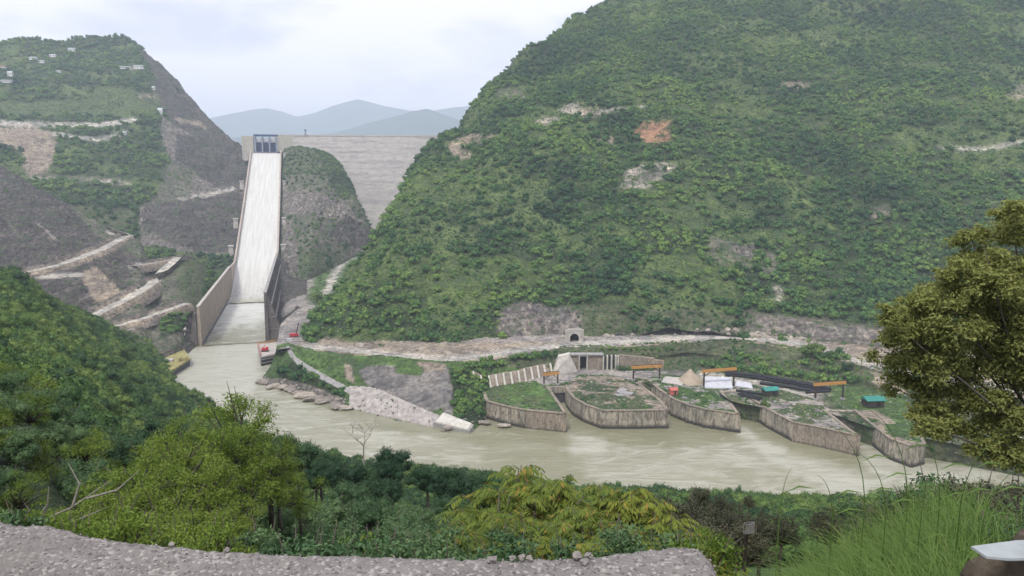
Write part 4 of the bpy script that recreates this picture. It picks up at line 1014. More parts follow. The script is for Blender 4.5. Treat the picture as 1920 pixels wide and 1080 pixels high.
# ------------------------------------------------------------------ tunnel portal
o_ = W(1077, 640, 455); o_[2] = 18.2
tp = thing('tunnel_portal', 'pale concrete tunnel mouth with a dark arch at the foot of the hill', 'tunnel', o_, 0.0, None, .86)
R_, hw, H_ = 3.2, 5.0, 8.4
arch = [(R_ * math.cos(math.pi * i / 14), 2.4 + R_ * 1.05 * math.sin(math.pi * i / 14)) for i in range(15)]
arch = [(R_, 0)] + arch + [(-R_, 0)]
def outp(x, z):
    k = min(hw / max(abs(x), 1e-6), H_ / max(z, 1e-6)) if (abs(x) > 0 or z > 0) else 1
    return (x * k, z * k)
out = [(hw, 0)] + [outp(x, z) for x, z in arch[1:-1]] + [(-hw, 0)]
m = MB(); n = len(arch); V = []
for (x, z), (X_, Z_) in zip(arch, out): V += [(x, 0, z), (X_, 0, Z_), (x, 1.6, z), (X_, 1.6, Z_)]
Fp = []
for i in range(n - 1):
    a, b = 4 * i, 4 * (i + 1); Fp += [(a, a + 1, b + 1, b), (a + 1, a + 3, b + 3, b + 1), (a + 2, a, b, b + 2)]
m.add(V, Fp); m.build('portal_frame', M_conc, tp)
m = MB(); V = []
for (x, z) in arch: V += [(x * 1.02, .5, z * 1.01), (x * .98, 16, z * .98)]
m.add(V, [(2 * i, 2 * i + 1, 2 * i + 3, 2 * i + 2) for i in range(n - 1)]); m.build('lining', M_concd, tp)  # lining coloured dark to stand for the tunnel's inner shade
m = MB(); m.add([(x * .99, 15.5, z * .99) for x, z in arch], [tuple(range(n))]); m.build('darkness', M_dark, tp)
m = MB(); m.box((-5.8, 0.9, 4.1), (1.5, 2.6, 8.4)); m.build('wing_pier', M_conc, tp); m = MB(); m.box((5.8, 0.9, 4.3), (1.5, 2.6, 8.8)); m.build('wing_pier', M_conc, tp)
m = MB(); m.box((0, 1, 8.8), (10.4, 2.2, .8)); m.build('cornice', M_conc, tp)

# ------------------------------------------------------------------ yard things
def lay_pipe(x0, y0, x1, y1, z, lab, r=0.5, off=0.0):
    A, B = PZ(x0, y0, 9), PZ(x1, y1, 9); A[2] = B[2] = z; d = (B - A) / np.linalg.norm(B - A); nr = np.array([-d[1], d[0], 0]) * off
    A, B = A + nr, B + nr; c = (A + B) / 2
    p = thing('pipe', lab, 'pipe', c, group='black pipes stored on the outlet yard')
    L_ = np.linalg.norm(B - A) / 2
    m = MB(); V = []; k = 10
    for e, rr in ((-L_, r), (L_, r), (L_, r * .8), (-L_, r * .8)):
        for j in range(k): V.append((d * e + np.array([-d[1], d[0], 0]) * rr * math.cos(2 * math.pi * j / k) + np.array([0, 0, 1]) * rr * math.sin(2 * math.pi * j / k)))
    m.add(V, [(q * k + j, q * k + (j + 1) % k, ((q + 1) % 4) * k + (j + 1) % k, ((q + 1) % 4) * k + j) for q in range(4) for j in range(k)])
    m.build('pipe_barrel', M_pipe, p)
PLAB = 'black pipe in the long dark bundle lying behind the concrete yard'
for row, zz in ((0, 9.6), (1, 10.5)):
    for j in range(5 - row):
        for (x0, y0, x1, y1) in ((1362, 702, 1428, 709), (1430, 710, 1492, 720), (1494, 721, 1556, 733)):
            lay_pipe(x0 + rng.uniform(-3, 3), y0, x1 + rng.uniform(-3, 3), y1, zz, PLAB, .52, (j - 2 + row * .5) * 1.08)
for j in range(3): lay_pipe(1425, 719, 1490, 728, 9.6 , 'black pipe in the short row in front of the long bundle', .5, (j - 1) * 1.05)
for j in range(3): lay_pipe(1490, 728.5, 1535, 736, 9.6 , 'black pipe in the short row in front of the long bundle', .5, (j - 1) * 1.05)
lay_pipe(1380, 735, 1430, 742, 9.9, 'single black pipe lying left of the teal roofed hut', .7)
lay_pipe(1384, 741, 1424, 752, 9.7, 'black pipe lying closest to the edge of the curved wall', .55); lay_pipe(1390, 739.5, 1428, 749, 9.7, 'black pipe lying second from the edge of the curved wall', .55)
lay_pipe(1511, 742, 1556, 739, 10.6, 'black pipe resting on grey trestles below the right gantry', .65)
lay_pipe(1350, 742, 1372, 757, 9.8, 'short black pipe hanging over the channel tip', .5)
# white sheets
def sheet(poly, z0, z1, lab, nm='plastic_sheet', cat='sheet', mat=None, th=0.5):
    k = len(poly); P = [PZ(x, y, z0 if i < k // 2 else z1) for i, (x, y) in enumerate(poly)]
    c = np.mean(P, axis=0); n_ = 9; V = []
    A, B, C_, D_ = P
    for i in range(n_):
        for j in range(n_):
            f, g = i / (n_ - 1), j / (n_ - 1); q = (A * (1 - f) + B * f) * (1 - g) + (D_ * (1 - f) + C_ * f) * g
            q = q - c; q[2] += 0.25 * (fbm(np.array([q[0] / 2.0]), np.array([q[1] / 2.0]), 3, 2)[0]) ; V.append(q)
    b = len(V); V += [q - np.array([0, 0, th + .5]) for q in V]
    Fs = [(i * n_ + j, (i + 1) * n_ + j, (i + 1) * n_ + j + 1, i * n_ + j + 1) for i in range(n_ - 1) for j in range(n_ - 1)]
    rim = [i * n_ for i in range(n_)] + [(n_ - 1) * n_ + j for j in range(1, n_)] + [i * n_ + n_ - 1 for i in range(n_ - 2, -1, -1)] + [j for j in range(n_ - 2, 0, -1)]
    Fs += [(rim[i], rim[(i + 1) % len(rim)], b + rim[(i + 1) % len(rim)], b + rim[i]) for i in range(len(rim))]
    tag(link(nm, new_mesh(nm, V, Fs, mat or M_white, False), None, c), lab, cat)
sheet([(1322, 727), (1374, 727), (1370, 707), (1318, 706)], 9.6, 12.5, 'largest white sheet covering the slope behind the left yard gantry')
sheet([(1378, 723), (1412, 728), (1408, 718), (1380, 713)], 9.7, 11, 'smaller white sheet between the black pipes and the yard')
sheet([(1240, 716), (1280, 722), (1282, 708), (1248, 706)], 9.4, 9.8, 'pale slab of dust and cement beside the red hut', 'cement_slab', 'slab', M_conc)
def hut(px, py, w, d, h, mat, lab, z=9.2, wall=None, rz=0.2):
    c = PZ(px, py, z); u = thing('hut', lab, 'hut', c, rz)
    m = MB(); m.box((0, 0, h * .4), (w, d, h * .8)); m.build('wall', wall or M_brown, u)
    m = MB(); m.add([(-w * .58, -d * .6, h * .8), (w * .58, -d * .6, h * .8), (w * .58, d * .6, h * .85), (-w * .58, d * .6, h * .85), (-w * .58, 0, h * 1.15), (w * .58, 0, h * 1.15), (-w * .58, -d * .6, h * .72), (w * .58, -d * .6, h * .72)],
        [(0, 1, 5, 4), (4, 5, 2, 3), (0, 4, 3), (1, 2, 5), (6, 7, 1, 0), (0, 3, 2, 1)]); m.build('roof', mat, u)
    m = MB(); m.box((w * .15, -d / 2 - .06, h * .32), (w * .22, .1, h * .62)); m.build('door', M_dark, u)
hut(1443, 741, 7.0, 4.2, 4.0, M_teal, 'small hut with a bright teal roof in the middle of the yard')
hut(1636, 760, 8.6, 5.5, 4.2, M_teal, 'teal roofed shelter on the grass by the olive tree', rz=0.1)
hut(1262, 739, 3.6, 3.0, 3.2, M_pink, 'faded red hut on the curved quay', wall=M_pink)
# sand mound and slab heap
c = PZ(1294, 716, 9); m = MB(); V = [(0.5, 1, 7.2)]; rings = 7; sg = 26
for r_ in range(1, rings + 1):
    for k in range(sg):
        a = 2 * math.pi * k / sg; rr = 7.2 * r_ / rings * (1 + .12 * math.sin(3 * a + 1) + .05 * rng.randn()); V.append((rr * math.cos(a), rr * math.sin(a) * 1.1 + 1 * (1 - r_ / rings), 7.2 * (1 - r_ / rings) ** 1.15 - (0.5 if r_ == rings else 0)))
m.add(V, [(0, 1 + k, 1 + (k + 1) % sg) for k in range(sg)] + [(1 + (r_ - 1) * sg + k, 1 + r_ * sg + k, 1 + r_ * sg + (k + 1) % sg, 1 + (r_ - 1) * sg + (k + 1) % sg) for r_ in range(1, rings) for k in range(sg)])
tag(m.build('sand_mound', M_sand, smooth=True, loc=c), 'smooth tan mound of sand beside the left yard gantry', 'mound')
for k, (x, y, rz_, lab) in enumerate(((1168, 741, .3, 'lowest grey slab in the heap on the broad quay'), (1174, 737, -.5, 'middle grey slab in the heap on the broad quay'), (1166, 733, .9, 'upper tilted grey slab in the heap on the broad quay'))):
    m = MB(); m.box((0, 0, 0), (8 - k, 3.4, .7), 0); s_ = m.build('slab', M_concg, loc=PZ(x, y, 9.9 + .5 * k)); s_.rotation_euler = (.12 * k, .1 - .12 * k, rz_); tag(s_, lab, 'slab')
# ------------------------------------------------------------------ deck and machine at the end of the right training wall
top = [(483, 646), (521, 641), (524, 662), (488, 669)]
P = [PZ(x, y, 6.2) for x, y in top]; c = np.mean(P, axis=0); c[2] = 0
dk = thing('mooring_deck', 'pale concrete deck on dark walls at the basin mouth', 'deck', c)
m = MB(); m.hexa([[*(p - c)[:2], 5.2] for p in (P[3], P[2], P[1], P[0])], [[*(p - c)[:2], 6.2] for p in (P[3], P[2], P[1], P[0])]); m.build('deck_slab', M_conc, dk)
m = MB(); m.hexa([[*((p - c) * .96)[:2], -2] for p in (P[3], P[2], P[1], P[0])], [[*((p - c) * .94)[:2], 5.2] for p in (P[3], P[2], P[1], P[0])]); m.build('caisson', M_concd, dk)
for zz in (1.6, 3.8):
    m = MB(); m.hexa([[*((p - c) * 1.02)[:2], zz] for p in (P[3], P[2], P[1], P[0])], [[*((p - c) * 1.02)[:2], zz + .5] for p in (P[3], P[2], P[1], P[0])]); m.build('fender_beam', M_concg, dk)
for a_, b_, mt in ((0, 1, M_orange), (0, 3, M_pink)):
    m = MB(); A, B = P[a_] - c, P[b_] - c
    for zz in (7.0, 7.8): m.beam([A[0] * .98, A[1] * .98, zz], [B[0] * .98, B[1] * .98, zz], .28)
    for f in np.linspace(0, 1, 7): q = (A + (B - A) * f) * .98; m.beam([q[0], q[1], 6.2], [q[0], q[1], 7.9], .28)
    m.build('railing', mt, dk)
m = MB(); A, B = P[1] - c, P[2] - c; m.hexa([[B[0] - .8, B[1], 4], [B[0] + 1, B[1], 4], [A[0] + 1, A[1], 4], [A[0] - .8, A[1], 4]], [[B[0] - .8, B[1], 8.4], [B[0] + 1, B[1], 8.4], [A[0] + 1, A[1], 9.6], [A[0] - .8, A[1], 9.6]]); m.build('side_wall', M_brown, dk)
mc = thing('hoist_machine', 'small bright red machine standing on the pale deck', 'machine', PZ(497, 659, 6.2), .2)
m = MB(); m.box((0, 0, .5), (4.6, 2.6, .7)); m.build('chassis', M_brown, mc); m = MB(); m.box((-.6, 0, 1.6), (3.0, 2.2, 1.6)); m.build('body', M_red, mc); m = MB(); m.box((1.4, 0, 1.9), (1.3, 2.0, 2.2)); m.build('cab', M_red, mc)
m = MB(); m.beam((-1, 0, 2.4), (0.4, 0, 4.6), .4); m.build('boom', M_red, mc)
for dx in (-1.5, 1.5):
    for dy in (-1.2, 1.2): m = MB(); m.tube([(dx, dy - .2, .45), (dx, dy + .2, .45)], [.5, .5], 10); m.build('wheel', M_dark, mc)
# machine on the gravel track
mc = thing('drilling_rig', 'dark red drilling rig parked on the grey gravel below the hill', 'machine', PZ(551, 632, 18), .5)
m = MB(); m.box((0, 0, 1.5), (5, 2.6, 1.8)); m.build('body', M_red, mc); m = MB(); m.beam((1.5, 0, 2), (3.4, 0, 9), .5); m.build('mast', M_brown, mc)
for dy in (-1.2, 1.2): m = MB(); m.box((0, dy, .35), (5.2, .7, .7)); m.build('track', M_dark, mc)
m = MB(); m.box((-3.5, -3, .6), (3, 2, 1.2), .4); tag(m.build('skip', M_white, loc=PZ(556, 636, 17.9)), 'small white skip beside the dark red rig', 'skip')
# mossy landing left of the basin
top = [(276, 684), (345, 656), (356, 672), (302, 706)]
P = [PZ(x, y, 4.5) for x, y in top]; c = np.mean(P, axis=0); c[2] = 0
ld = thing('landing', 'mossy yellow concrete landing at the foot of the left training wall', 'landing', c)
m = MB(); m.hexa([[*(p - c)[:2], -3] for p in (P[3], P[2], P[1], P[0])], [[*(p - c)[:2], 3.4] for p in (P[3], P[2], P[1], P[0])]); m.build('base_wall', M_concd, ld)
m = MB(); m.hexa([[*((p - c) * 1.03)[:2], 3.4] for p in (P[3], P[2], P[1], P[0])], [[*((p - c) * 1.03)[:2], 4.5] for p in (P[3], P[2], P[1], P[0])]); m.build('top_slab', M_yel, ld)
for k, (fx, fy, w, d, h, mt) in enumerate(((-4, 1, 9, 5, 1.3, M_conc), (6, 4, 5, 6, 2.2, M_yel), (-11, -2, 4, 5, 2.6, M_yel))):
    m = MB(); m.box((fx, fy, 4.5 + h / 2), (w, d, h), .35); m.build('block', mt, ld)
for f in np.linspace(0, 1, 8):
    A, B = P[0] - c, P[1] - c; q = A + (B - A) * f; m = MB(); m.beam([q[0], q[1], 4.5], [q[0], q[1], 7.5], .4); m.build('post', M_yel, ld)
m = MB(); m.beam([A[0], A[1], 7.6], [B[0], B[1], 7.6], .45); m.build('rail', M_brown, ld)
V = [W(349, 612, 528), W(341, 655, 506), W(300, 669, 500), W(322, 640, 516)]; c = np.mean(V, axis=0)
m = MB(); m.hexa([V[1] - c + [0, 2, -3], V[0] - c + [0, 2, -3], V[3] - c + [0, 2, -3], V[2] - c + [0, 2, -3]], [V[1] - c, V[0] - c, V[3] - c, V[2] - c])
tag(m.build('sloping_slab', M_conc, loc=c), 'pale triangular slab leaning beside the left training wall', 'slab')

# ------------------------------------------------------------------ slab paving draped on the river bank
def drape(nm, poly, step, th, mat, parent, o0, names=('river_bank', 'road_bench', 'valley_floor')):
    xs = [p[0] for p in poly]; ys = [p[1] for p in poly]
    gx = np.arange(min(xs), max(xs) + step, step); gy = np.arange(min(ys), max(ys) + step, step)
    idx = {}; V = []; Fs = []
    for i, x in enumerate(gx):
        for j, y in enumerate(gy):
            if in_poly(np.array([x]), np.array([y]), poly)[0]:
                h = ray(x, y, names)
                if h: idx[i, j] = len(V); V.append(np.array(h[0]) + [0, 0, th] - o0)
    for (i, j), a in idx.items():
        if all(k in idx for k in ((i + 1, j), (i, j + 1), (i + 1, j + 1))): Fs.append((a, idx[i + 1, j], idx[i + 1, j + 1], idx[i, j + 1]))
    n = len(V); V += [v - np.array([0, 0, th + .8]) for v in V]
    cnt = {}
    for f in Fs:
        for a, b in zip(f, f[1:] + f[:1]): cnt[(a, b)] = 1
    Fs += [(b, a, a + n, b + n) for (a, b) in list(cnt) if (b, a) not in cnt]
    return link(nm, new_mesh(nm, V, Fs, mat, True), parent)
o0 = PZ(700, 740, 5)
rp = thing('boat_ramp', 'pale concrete ramp with sloping facing slabs running down to the water', 'ramp', o0)
M_ramp = simple('washed_ramp_concrete', (0.35, 0.32, 0.295), 0.9, 0.35, 0.4, 0.5, 0.2)
def band(pts, x0, x1): # sub polygon of a band given top and bottom lines
    tl = [(x, float(np.interp(x, [p[0] for p in pts[0]], [p[1] for p in pts[0]]))) for x in np.linspace(x0, x1, 6)]
    bl = [(x, float(np.interp(x, [p[0] for p in pts[1]], [p[1] for p in pts[1]]))) for x in np.linspace(x1, x0, 6)]
    return tl + bl
facing = ([(655, 723), (690, 725), (715, 731), (750, 747), (800, 769), (835, 783)], [(655, 768), (690, 776), (740, 787), (800, 802), (835, 808)])
for i in range(6): drape('facing_slab', band(facing, 655 + i * 30, 685.4 + i * 30), 2.0, .45, M_ramp, rp, o0)
path = ([(535, 650), (545, 650), (553, 668), (575, 683), (610, 703), (655, 727), (690, 730)], [(535, 652), (542, 668), (560, 688), (600, 712), (632, 728), (660, 742), (690, 745)])
for i in range(5): drape('ramp_slab', band(path, 537 + i * 30, 567.4 + i * 30), 1.2, .35, M_concg, rp, o0)
P = [PZ(812, 792, 2.4), PZ(830, 774, 4.6), PZ(888, 796, 3.4), PZ(880, 808, 1.2)]; c = np.mean(P, axis=0)
bk = thing('broken_slab', 'white broken concrete slab tilting into the water below the ramp', 'slab', c)
m = MB(); m.hexa([P[0] - c - [0, 0, 4], P[3] - c - [0, 0, 4], P[2] - c - [0, 0, 4], P[1] - c - [0, 0, 4]], [P[0] - c, P[3] - c, P[2] - c, P[1] - c]); m.build('slab_body', M_concg, bk)
m = MB(); q = [(p - c) * [.9, .9, 1] for p in P]; m.hexa([q[0] + [0, 0, .05], q[3] + [0, 0, .05], q[2] + [0, 0, .05], q[1] + [0, 0, .05]], [q[0] + [0, 0, .5], q[3] + [0, 0, .5], q[2] + [0, 0, .5], q[1] + [0, 0, .5]]); m.build('top_slab', M_rib, bk)
m = MB(); m.box((0, 0, 0), (3.2, 2.5, 3.0), .4); tag(m.build('concrete_chunk', M_concg, loc=PZ(868, 776 + 14, 1.5)), 'grey chunk of concrete standing behind the broken white slab', 'block')
c = PZ(855, 695, 12); u = thing('shed', 'small blue grey roofed shed at the left end of the white ribs', 'shed', c, .2)
m = MB(); m.box((0, 0, 1.2), (8, 5, 2.6)); m.build('wall', M_concg, u); m = MB(); m.add([(-4.5, -3, 2.5), (4.5, -3, 2.5), (4.5, 3, 4.2), (-4.5, 3, 4.2), (-4.5, -3, 2.7), (4.5, -3, 2.7), (4.5, 3, 4.4), (-4.5, 3, 4.4)], [(3, 2, 1, 0), (4, 5, 6, 7), (0, 1, 5, 4), (1, 2, 6, 5), (2, 3, 7, 6), (3, 0, 4, 7)]); m.build('roof', M_roofw, u)

# ------------------------------------------------------------------ houses on the far hill
def house(px, py, w, h, lab, roof=M_roofw, wall=M_house, floors=1):
    r = ray(px, py, ('left_mountain',))
    if r is None: return
    u = thing('house', lab, 'house', Vector(r[0]) + Vector((0, -2, -1.0)), 0.1, 'houses on the far left hill'); d = w * .6
    m = MB(); m.box((0, 0, h / 2), (w, d, h)); m.build('wall', wall, u)
    m = MB(); m.add([(-w * .55, -d * .6, h), (w * .55, -d * .6, h), (w * .55, d * .6, h), (-w * .55, d * .6, h), (-w * .55, 0, h * 1.35), (w * .55, 0, h * 1.35)], [(0, 1, 5, 4), (4, 5, 2, 3), (0, 4, 3), (1, 2, 5), (3, 2, 1, 0)]); m.build('roof', roof, u)
    for k in range(max(2, int(w / 4))):
        m = MB(); m.box((-w / 2 + (k + .5) * w / max(2, int(w / 4)), -d / 2 - .05, h * .55), (1.3, .12, 1.5)); m.build('window', M_dark, u)
for px_, py_, w, h, lab, rf in ((136, 96, 12, 5, 'long white house highest on the far left hill', M_roofw), (101, 107, 11, 4.5, 'white house just left below the highest one', M_roofw), (64, 112, 12, 4.5, 'pale house left of the two highest houses', M_roofw),
    (80, 118, 9, 4, 'low pale house under the three highest ones', M_roofw), (6, 131, 14, 6, 'red roofed house at the left edge of the picture', M_roof), (21, 143, 8, 7, 'small bright white house below the red roofed one', M_roofw),
    (15, 155, 16, 4, 'long low pale building at the left edge of the hill', M_roofw), (237, 129, 17, 4, 'long pale shed left on the shoulder of the far hill', M_roofw), (261, 129, 15, 5, 'buff building right on the shoulder of the far hill', M_roofw),
    (289, 168, 5, 5, 'tiny white house above the orange earth scar', M_roofw), (302, 214, 7, 8, 'cream tower house at the bend of the hill road', M_roofw), (111, 136, 7, 3, 'tiny white hut alone in the middle of the green hill', M_roofw), (234, 252, 6, 4, 'white hut at the end of the lower hill road', M_roofw)):
    house(px_, py_, w, h, lab, rf)

# ------------------------------------------------------------------ boulders along the foot of the right hill
def rock_mesh(nm, seed, mat, sub=2, rough=.35, flat=.75):
    bm = bmesh.new(); bmesh.ops.create_icosphere(bm, subdivisions=sub, radius=1.0); r = np.random.RandomState(seed); off = r.rand(3) * 50
    co = np.array([v.co[:] for v in bm.verts])
    nn_ = fbm(co[:, 0] * 1.3 + off[0] + co[:, 2], co[:, 1] * 1.3 + off[1] - co[:, 2], seed, 3)
    for v, k in zip(bm.verts, nn_): v.co *= (1 + rough * 1.6 * k); v.co.z *= flat
    me = bpy.data.meshes.new(nm); bm.to_mesh(me); bm.free(); me.materials.append(mat); return me
ROCKS = [rock_mesh('boulder', 100 + i, M_stone2 if i % 2 else M_stone, 2) for i in range(5)]
line = [(610, 646), (700, 654), (780, 662), (860, 664), (940, 655), (1010, 644), (1050, 638), (1110, 634), (1200, 632), (1300, 622), (1380, 622), (1450, 630), (1540, 644), (1620, 660)]
lx = [p[0] for p in line]; ly = [p[1] for p in line]
for i in range(70):
    x = rng.uniform(610, 1640); y = float(np.interp(x, lx, ly)) + rng.uniform(-5, 4)
    h = ray(x, y)
    if not h: continue
    s = rng.uniform(.8, 2.4) if i > 12 else rng.uniform(2, 3.2)
    b_ = thing('boulder', 'pale fallen boulder lying along the uphill edge of the riverside road', 'boulder', Vector(h[0]) - Vector((0, 0, s * .2)), rng.uniform(0, 6), 'boulders along the riverside road', s, ROCKS[i % 5])
for i, (x, y, s) in enumerate([(500, 716, 3.2), (520, 722, 3.0), (545, 730, 2.8), (575, 742, 3), (605, 752, 2.4), (630, 760, 2.4), (648, 764, 2.2), (845, 800, 2.5), (532, 726, 2.2), (560, 737, 2.2), (590, 747, 2.6), (508, 712, 2.6), (908, 792, 1.6), (944, 798, 1.5)]):
    h = PZ(x, y, 1.0); thing('boulder', 'grey waterside boulder on the rocky toe of the river bank', 'boulder', h, i, 'boulders at the water line', (s * 2.3, s * 1.2, s * .75), ROCKS[i % 5])

# ------------------------------------------------------------------ parapet in front of the viewer
edge = [(-420, 950), (-200, 965), (0, 981), (80, 986), (150, 996), (250, 1009), (350, 1022), (450, 1031), (560, 1038), (700, 1042), (830, 1044), (960, 1042), (1090, 1037), (1200, 1030), (1285, 1023), (1302, 1024), (1318, 1031), (1330, 1045), (1342, 1062), (1362, 1100), (1370, 1120)]
E = np.array([PZ(x, y, 119.0) for x, y in edge]); seg = np.concatenate([[0], np.cumsum(np.linalg.norm(np.diff(E, axis=0), axis=1))])
nu = 620; s_ = np.linspace(0, seg[-1], nu); EX = np.interp(s_, seg, E[:, 0]); EY = np.interp(s_, seg, E[:, 1])
V = []
prof = [(-.035, -1.0), (-.02, -.5), (-.008, -.2), (-.002, -.06), (.003, -.022), (.012, -.006)] + [(f, 0) for f in np.linspace(.024, .62, 46)] + [(.63, -.03), (.632, -.5), (.634, -1.05)]
nv = len(prof)
cx, cy = E[9][0], E[9][1] - 3.0
nx_ = np.gradient(EX); ny_ = np.gradient(EY); ln_ = np.hypot(nx_, ny_); inx, iny = ny_ / ln_, -nx_ / ln_
right_cap = np.clip((s_ - seg[14]) / (seg[-1] - seg[14]), 0, 1)
for j, (d, z) in enumerate(prof):
    # inward direction is towards the viewer; near the right end it bends round the corner
    dx = np.where(right_cap > 0, inx * (1 - right_cap) + 0.0, 0) * 0; 
    X_ = EX + (inx * 0.15) * min(d, .1) - right_cap * d * 0.9; Y_ = EY - d * (1 - 0.75 * right_cap)
    if d < 0: X_ = EX - inx * d * -1 * -1; Y_ = EY - iny * d * -1 * -1
    k = 0.005 * fbm(X_ * 14, Y_ * 14 + j * .01, 5, 4) + 0.012 * fbm(X_ * 2.5, Y_ * 2.5, 8, 3) + .004 * fbm(X_ * 60, Y_ * 60, 9, 2)
    if d < .02: Y_ = Y_ + 0.012 * fbm(X_ * 9, Y_ * 9 + z * 9, 15, 4); k = k * 1.4 - (0.012 * np.clip(fbm(X_ * 6, Y_ * 6, 17, 3), 0, 1) if -.03 < z < 0 else 0)
    V.append(np.stack([X_, Y_, 119.0 + z + k], 1))
V = np.array(V); par0 = np.array([0, 1.9, 118.0])
a = (np.arange(nv - 1)[:, None] * nu + np.arange(nu - 1)[None]).ravel()
Fp = np.stack([a, a + nu, a + nu + 1, a + 1], 1)
pw_ = thing('parapet_wall', 'rough weathered concrete parapet crossing the bottom of the view', 'wall', par0)
link('wall_body', new_mesh('wall_body', V.reshape(-1, 3) - par0, Fp, M_par, True), pw_)
parV = V
# aggregate stones standing proud of the surface
icos = bmesh.new(); bmesh.ops.create_icosphere(icos, subdivisions=1, radius=1.0); iv = np.array([v.co[:] for v in icos.verts]); jf = np.array([[v.index for v in f.verts] for f in icos.faces]); icos.free()
def pebbles(pts, r0, r1, seed):
    r = np.random.RandomState(seed); n = len(pts); s = r.uniform(r0, r1, (n, 1, 1)) * r.uniform(.6, 1.2, (n, 1, 3)); P_ = iv[None] * s * (1 + .25 * r.randn(n, 12, 1))
    V_ = (P_ + np.asarray(pts)[:, None]).reshape(-1, 3); F_ = (jf[None] + 12 * np.arange(n)[:, None, None]).reshape(-1, 3); return V_, F_
r = np.random.RandomState(4); jj = r.randint(5, 40, 6000); ii = r.randint(0, nu, 6000); e2 = r.rand(6000) < .1; jj[e2] = 4
pts = V[jj, ii] - par0 - [0, 0, .002]
Vp, Fp = pebbles(pts + np.random.RandomState(8).randn(6000, 3) * [.004, .004, 0], .0015, .0052, 3)
st = [simple('grey_pebble', (0.21, 0.195, 0.18), 0.9, 40, .3), simple('pale_pebble', (0.22, 0.20, 0.18), 0.9, 40, .3), simple('dark_pebble', (0.10, 0.09, 0.09), 0.9, 40, .3)]
g_ = link('aggregate', new_mesh('aggregate', Vp, Fp, st, False, None, np.repeat(r.choice(3, 6000, p=[.7, .14, .16]), 20)), pw_); g_['kind'] = 'stuff'
for k, (x, y, s, mt) in enumerate(((922, 1049, .012, 0), (978, 1044, .011, 1), (992, 1046, .010, 1), (1085, 1040, .013, 1), (1104, 1041, .009, 0), (1093, 1052, .010, 0), (322, 1020, .009, 1), (425, 1031, .009, 1), (962, 1047, .009, 0))):
    me = rock_mesh('loose_stone', 300 + k, st[mt], 2, .7, .6); tag(link('loose_stone', me, None, PZ(x, y, 119.01), k, s), ['dark', 'pale'][mt] + ' loose stone lying on the edge of the parapet', 'stone', 'loose stones on the parapet')

# stone pillar with a pale slab, bottom right
rkm = rock_mesh('pillar_core', 501, simple('dark_mossy_stone', (0.075, 0.062, 0.045), 0.95, 14, .5, .8, .03), 4, .35, 1.0)
c = PZ(1895, 1090, 118.8)
pl_ = thing('stone_pillar', 'dark mossy stone pillar with a pale flat slab in the bottom right corner', 'pillar', (c[0] + .07, c[1] + .1, 118.55))
for v_ in rkm.vertices: v_.co.z = min(v_.co.z, 1.02)
link('pillar_core', rkm, pl_, (-.01, -.085, .045), 0, (.20, .085, .365))
P = [PZ(x, y, 118.98) for x, y in ((1850, 1043), (1890, 1047), (1990, 1045), (1990, 1010), (1905, 1013), (1821, 1024))]; k = len(P); cc_ = np.array([c[0] + .07, c[1] + .1, 118.55])
m = MB(); m.add([p - cc_ - [0, 0, .007] for p in P] + [p - cc_ for p in P], [tuple(range(k))[::-1], tuple(range(k, 2 * k))] + [(i, (i + 1) % k, k + (i + 1) % k, k + i) for i in range(k)]); m.build('cap_slab', simple('pale_slab', (.30, .33, .33), .8, 10, .15), pl_)
# wire basket beside the grass
c = W(1402, 988, 9.0); gb = thing('wire_basket', 'small white wire mesh basket among the shrubs left of the tall grass', 'basket', c, .3)
m = MB(); S_ = .06
for a in np.linspace(-S_, S_, 7):
    for sgn in (-1, 1):
        m.beam((a, -.05, -S_), (np.clip(a + sgn * S_ * .9, -S_, S_), -.05, S_), .003)
    m.beam((-S_, -.05, a), (S_, -.05, a + .02), .003)
m.build('wire_mesh', M_concg, gb)
m = MB()
for a, b in (((-S_, -S_), (S_, -S_)), ((S_, -S_), (S_, S_)), ((S_, S_), (-S_, S_)), ((-S_, S_), (-S_, -S_))):
    m.beam((a[0], -.05, a[1]), (b[0], -.05, b[1]), .004); m.beam((a[0], .0, a[1]), (b[0], .0, b[1]), .004); m.beam((a[0], -.05, a[1]), (a[0], .0, a[1]), .004)
m.build('frame', M_concg, gb)
m = MB(); m.beam((0, .02, -S_ - .9), (0, .02, -S_), .03); m.build('post', M_brown, gb)

# rubble lying about the yards and along the road
rockcol = bpy.data.collections.new('rubble_rocks')
for i in range(4): rockcol.objects.link(bpy.data.objects.new('rubble_rock_%02d' % i, rock_mesh('rubble_rock', 700 + i, [M_stone2, M_stone, M_conc, M_concg][i], 1)))

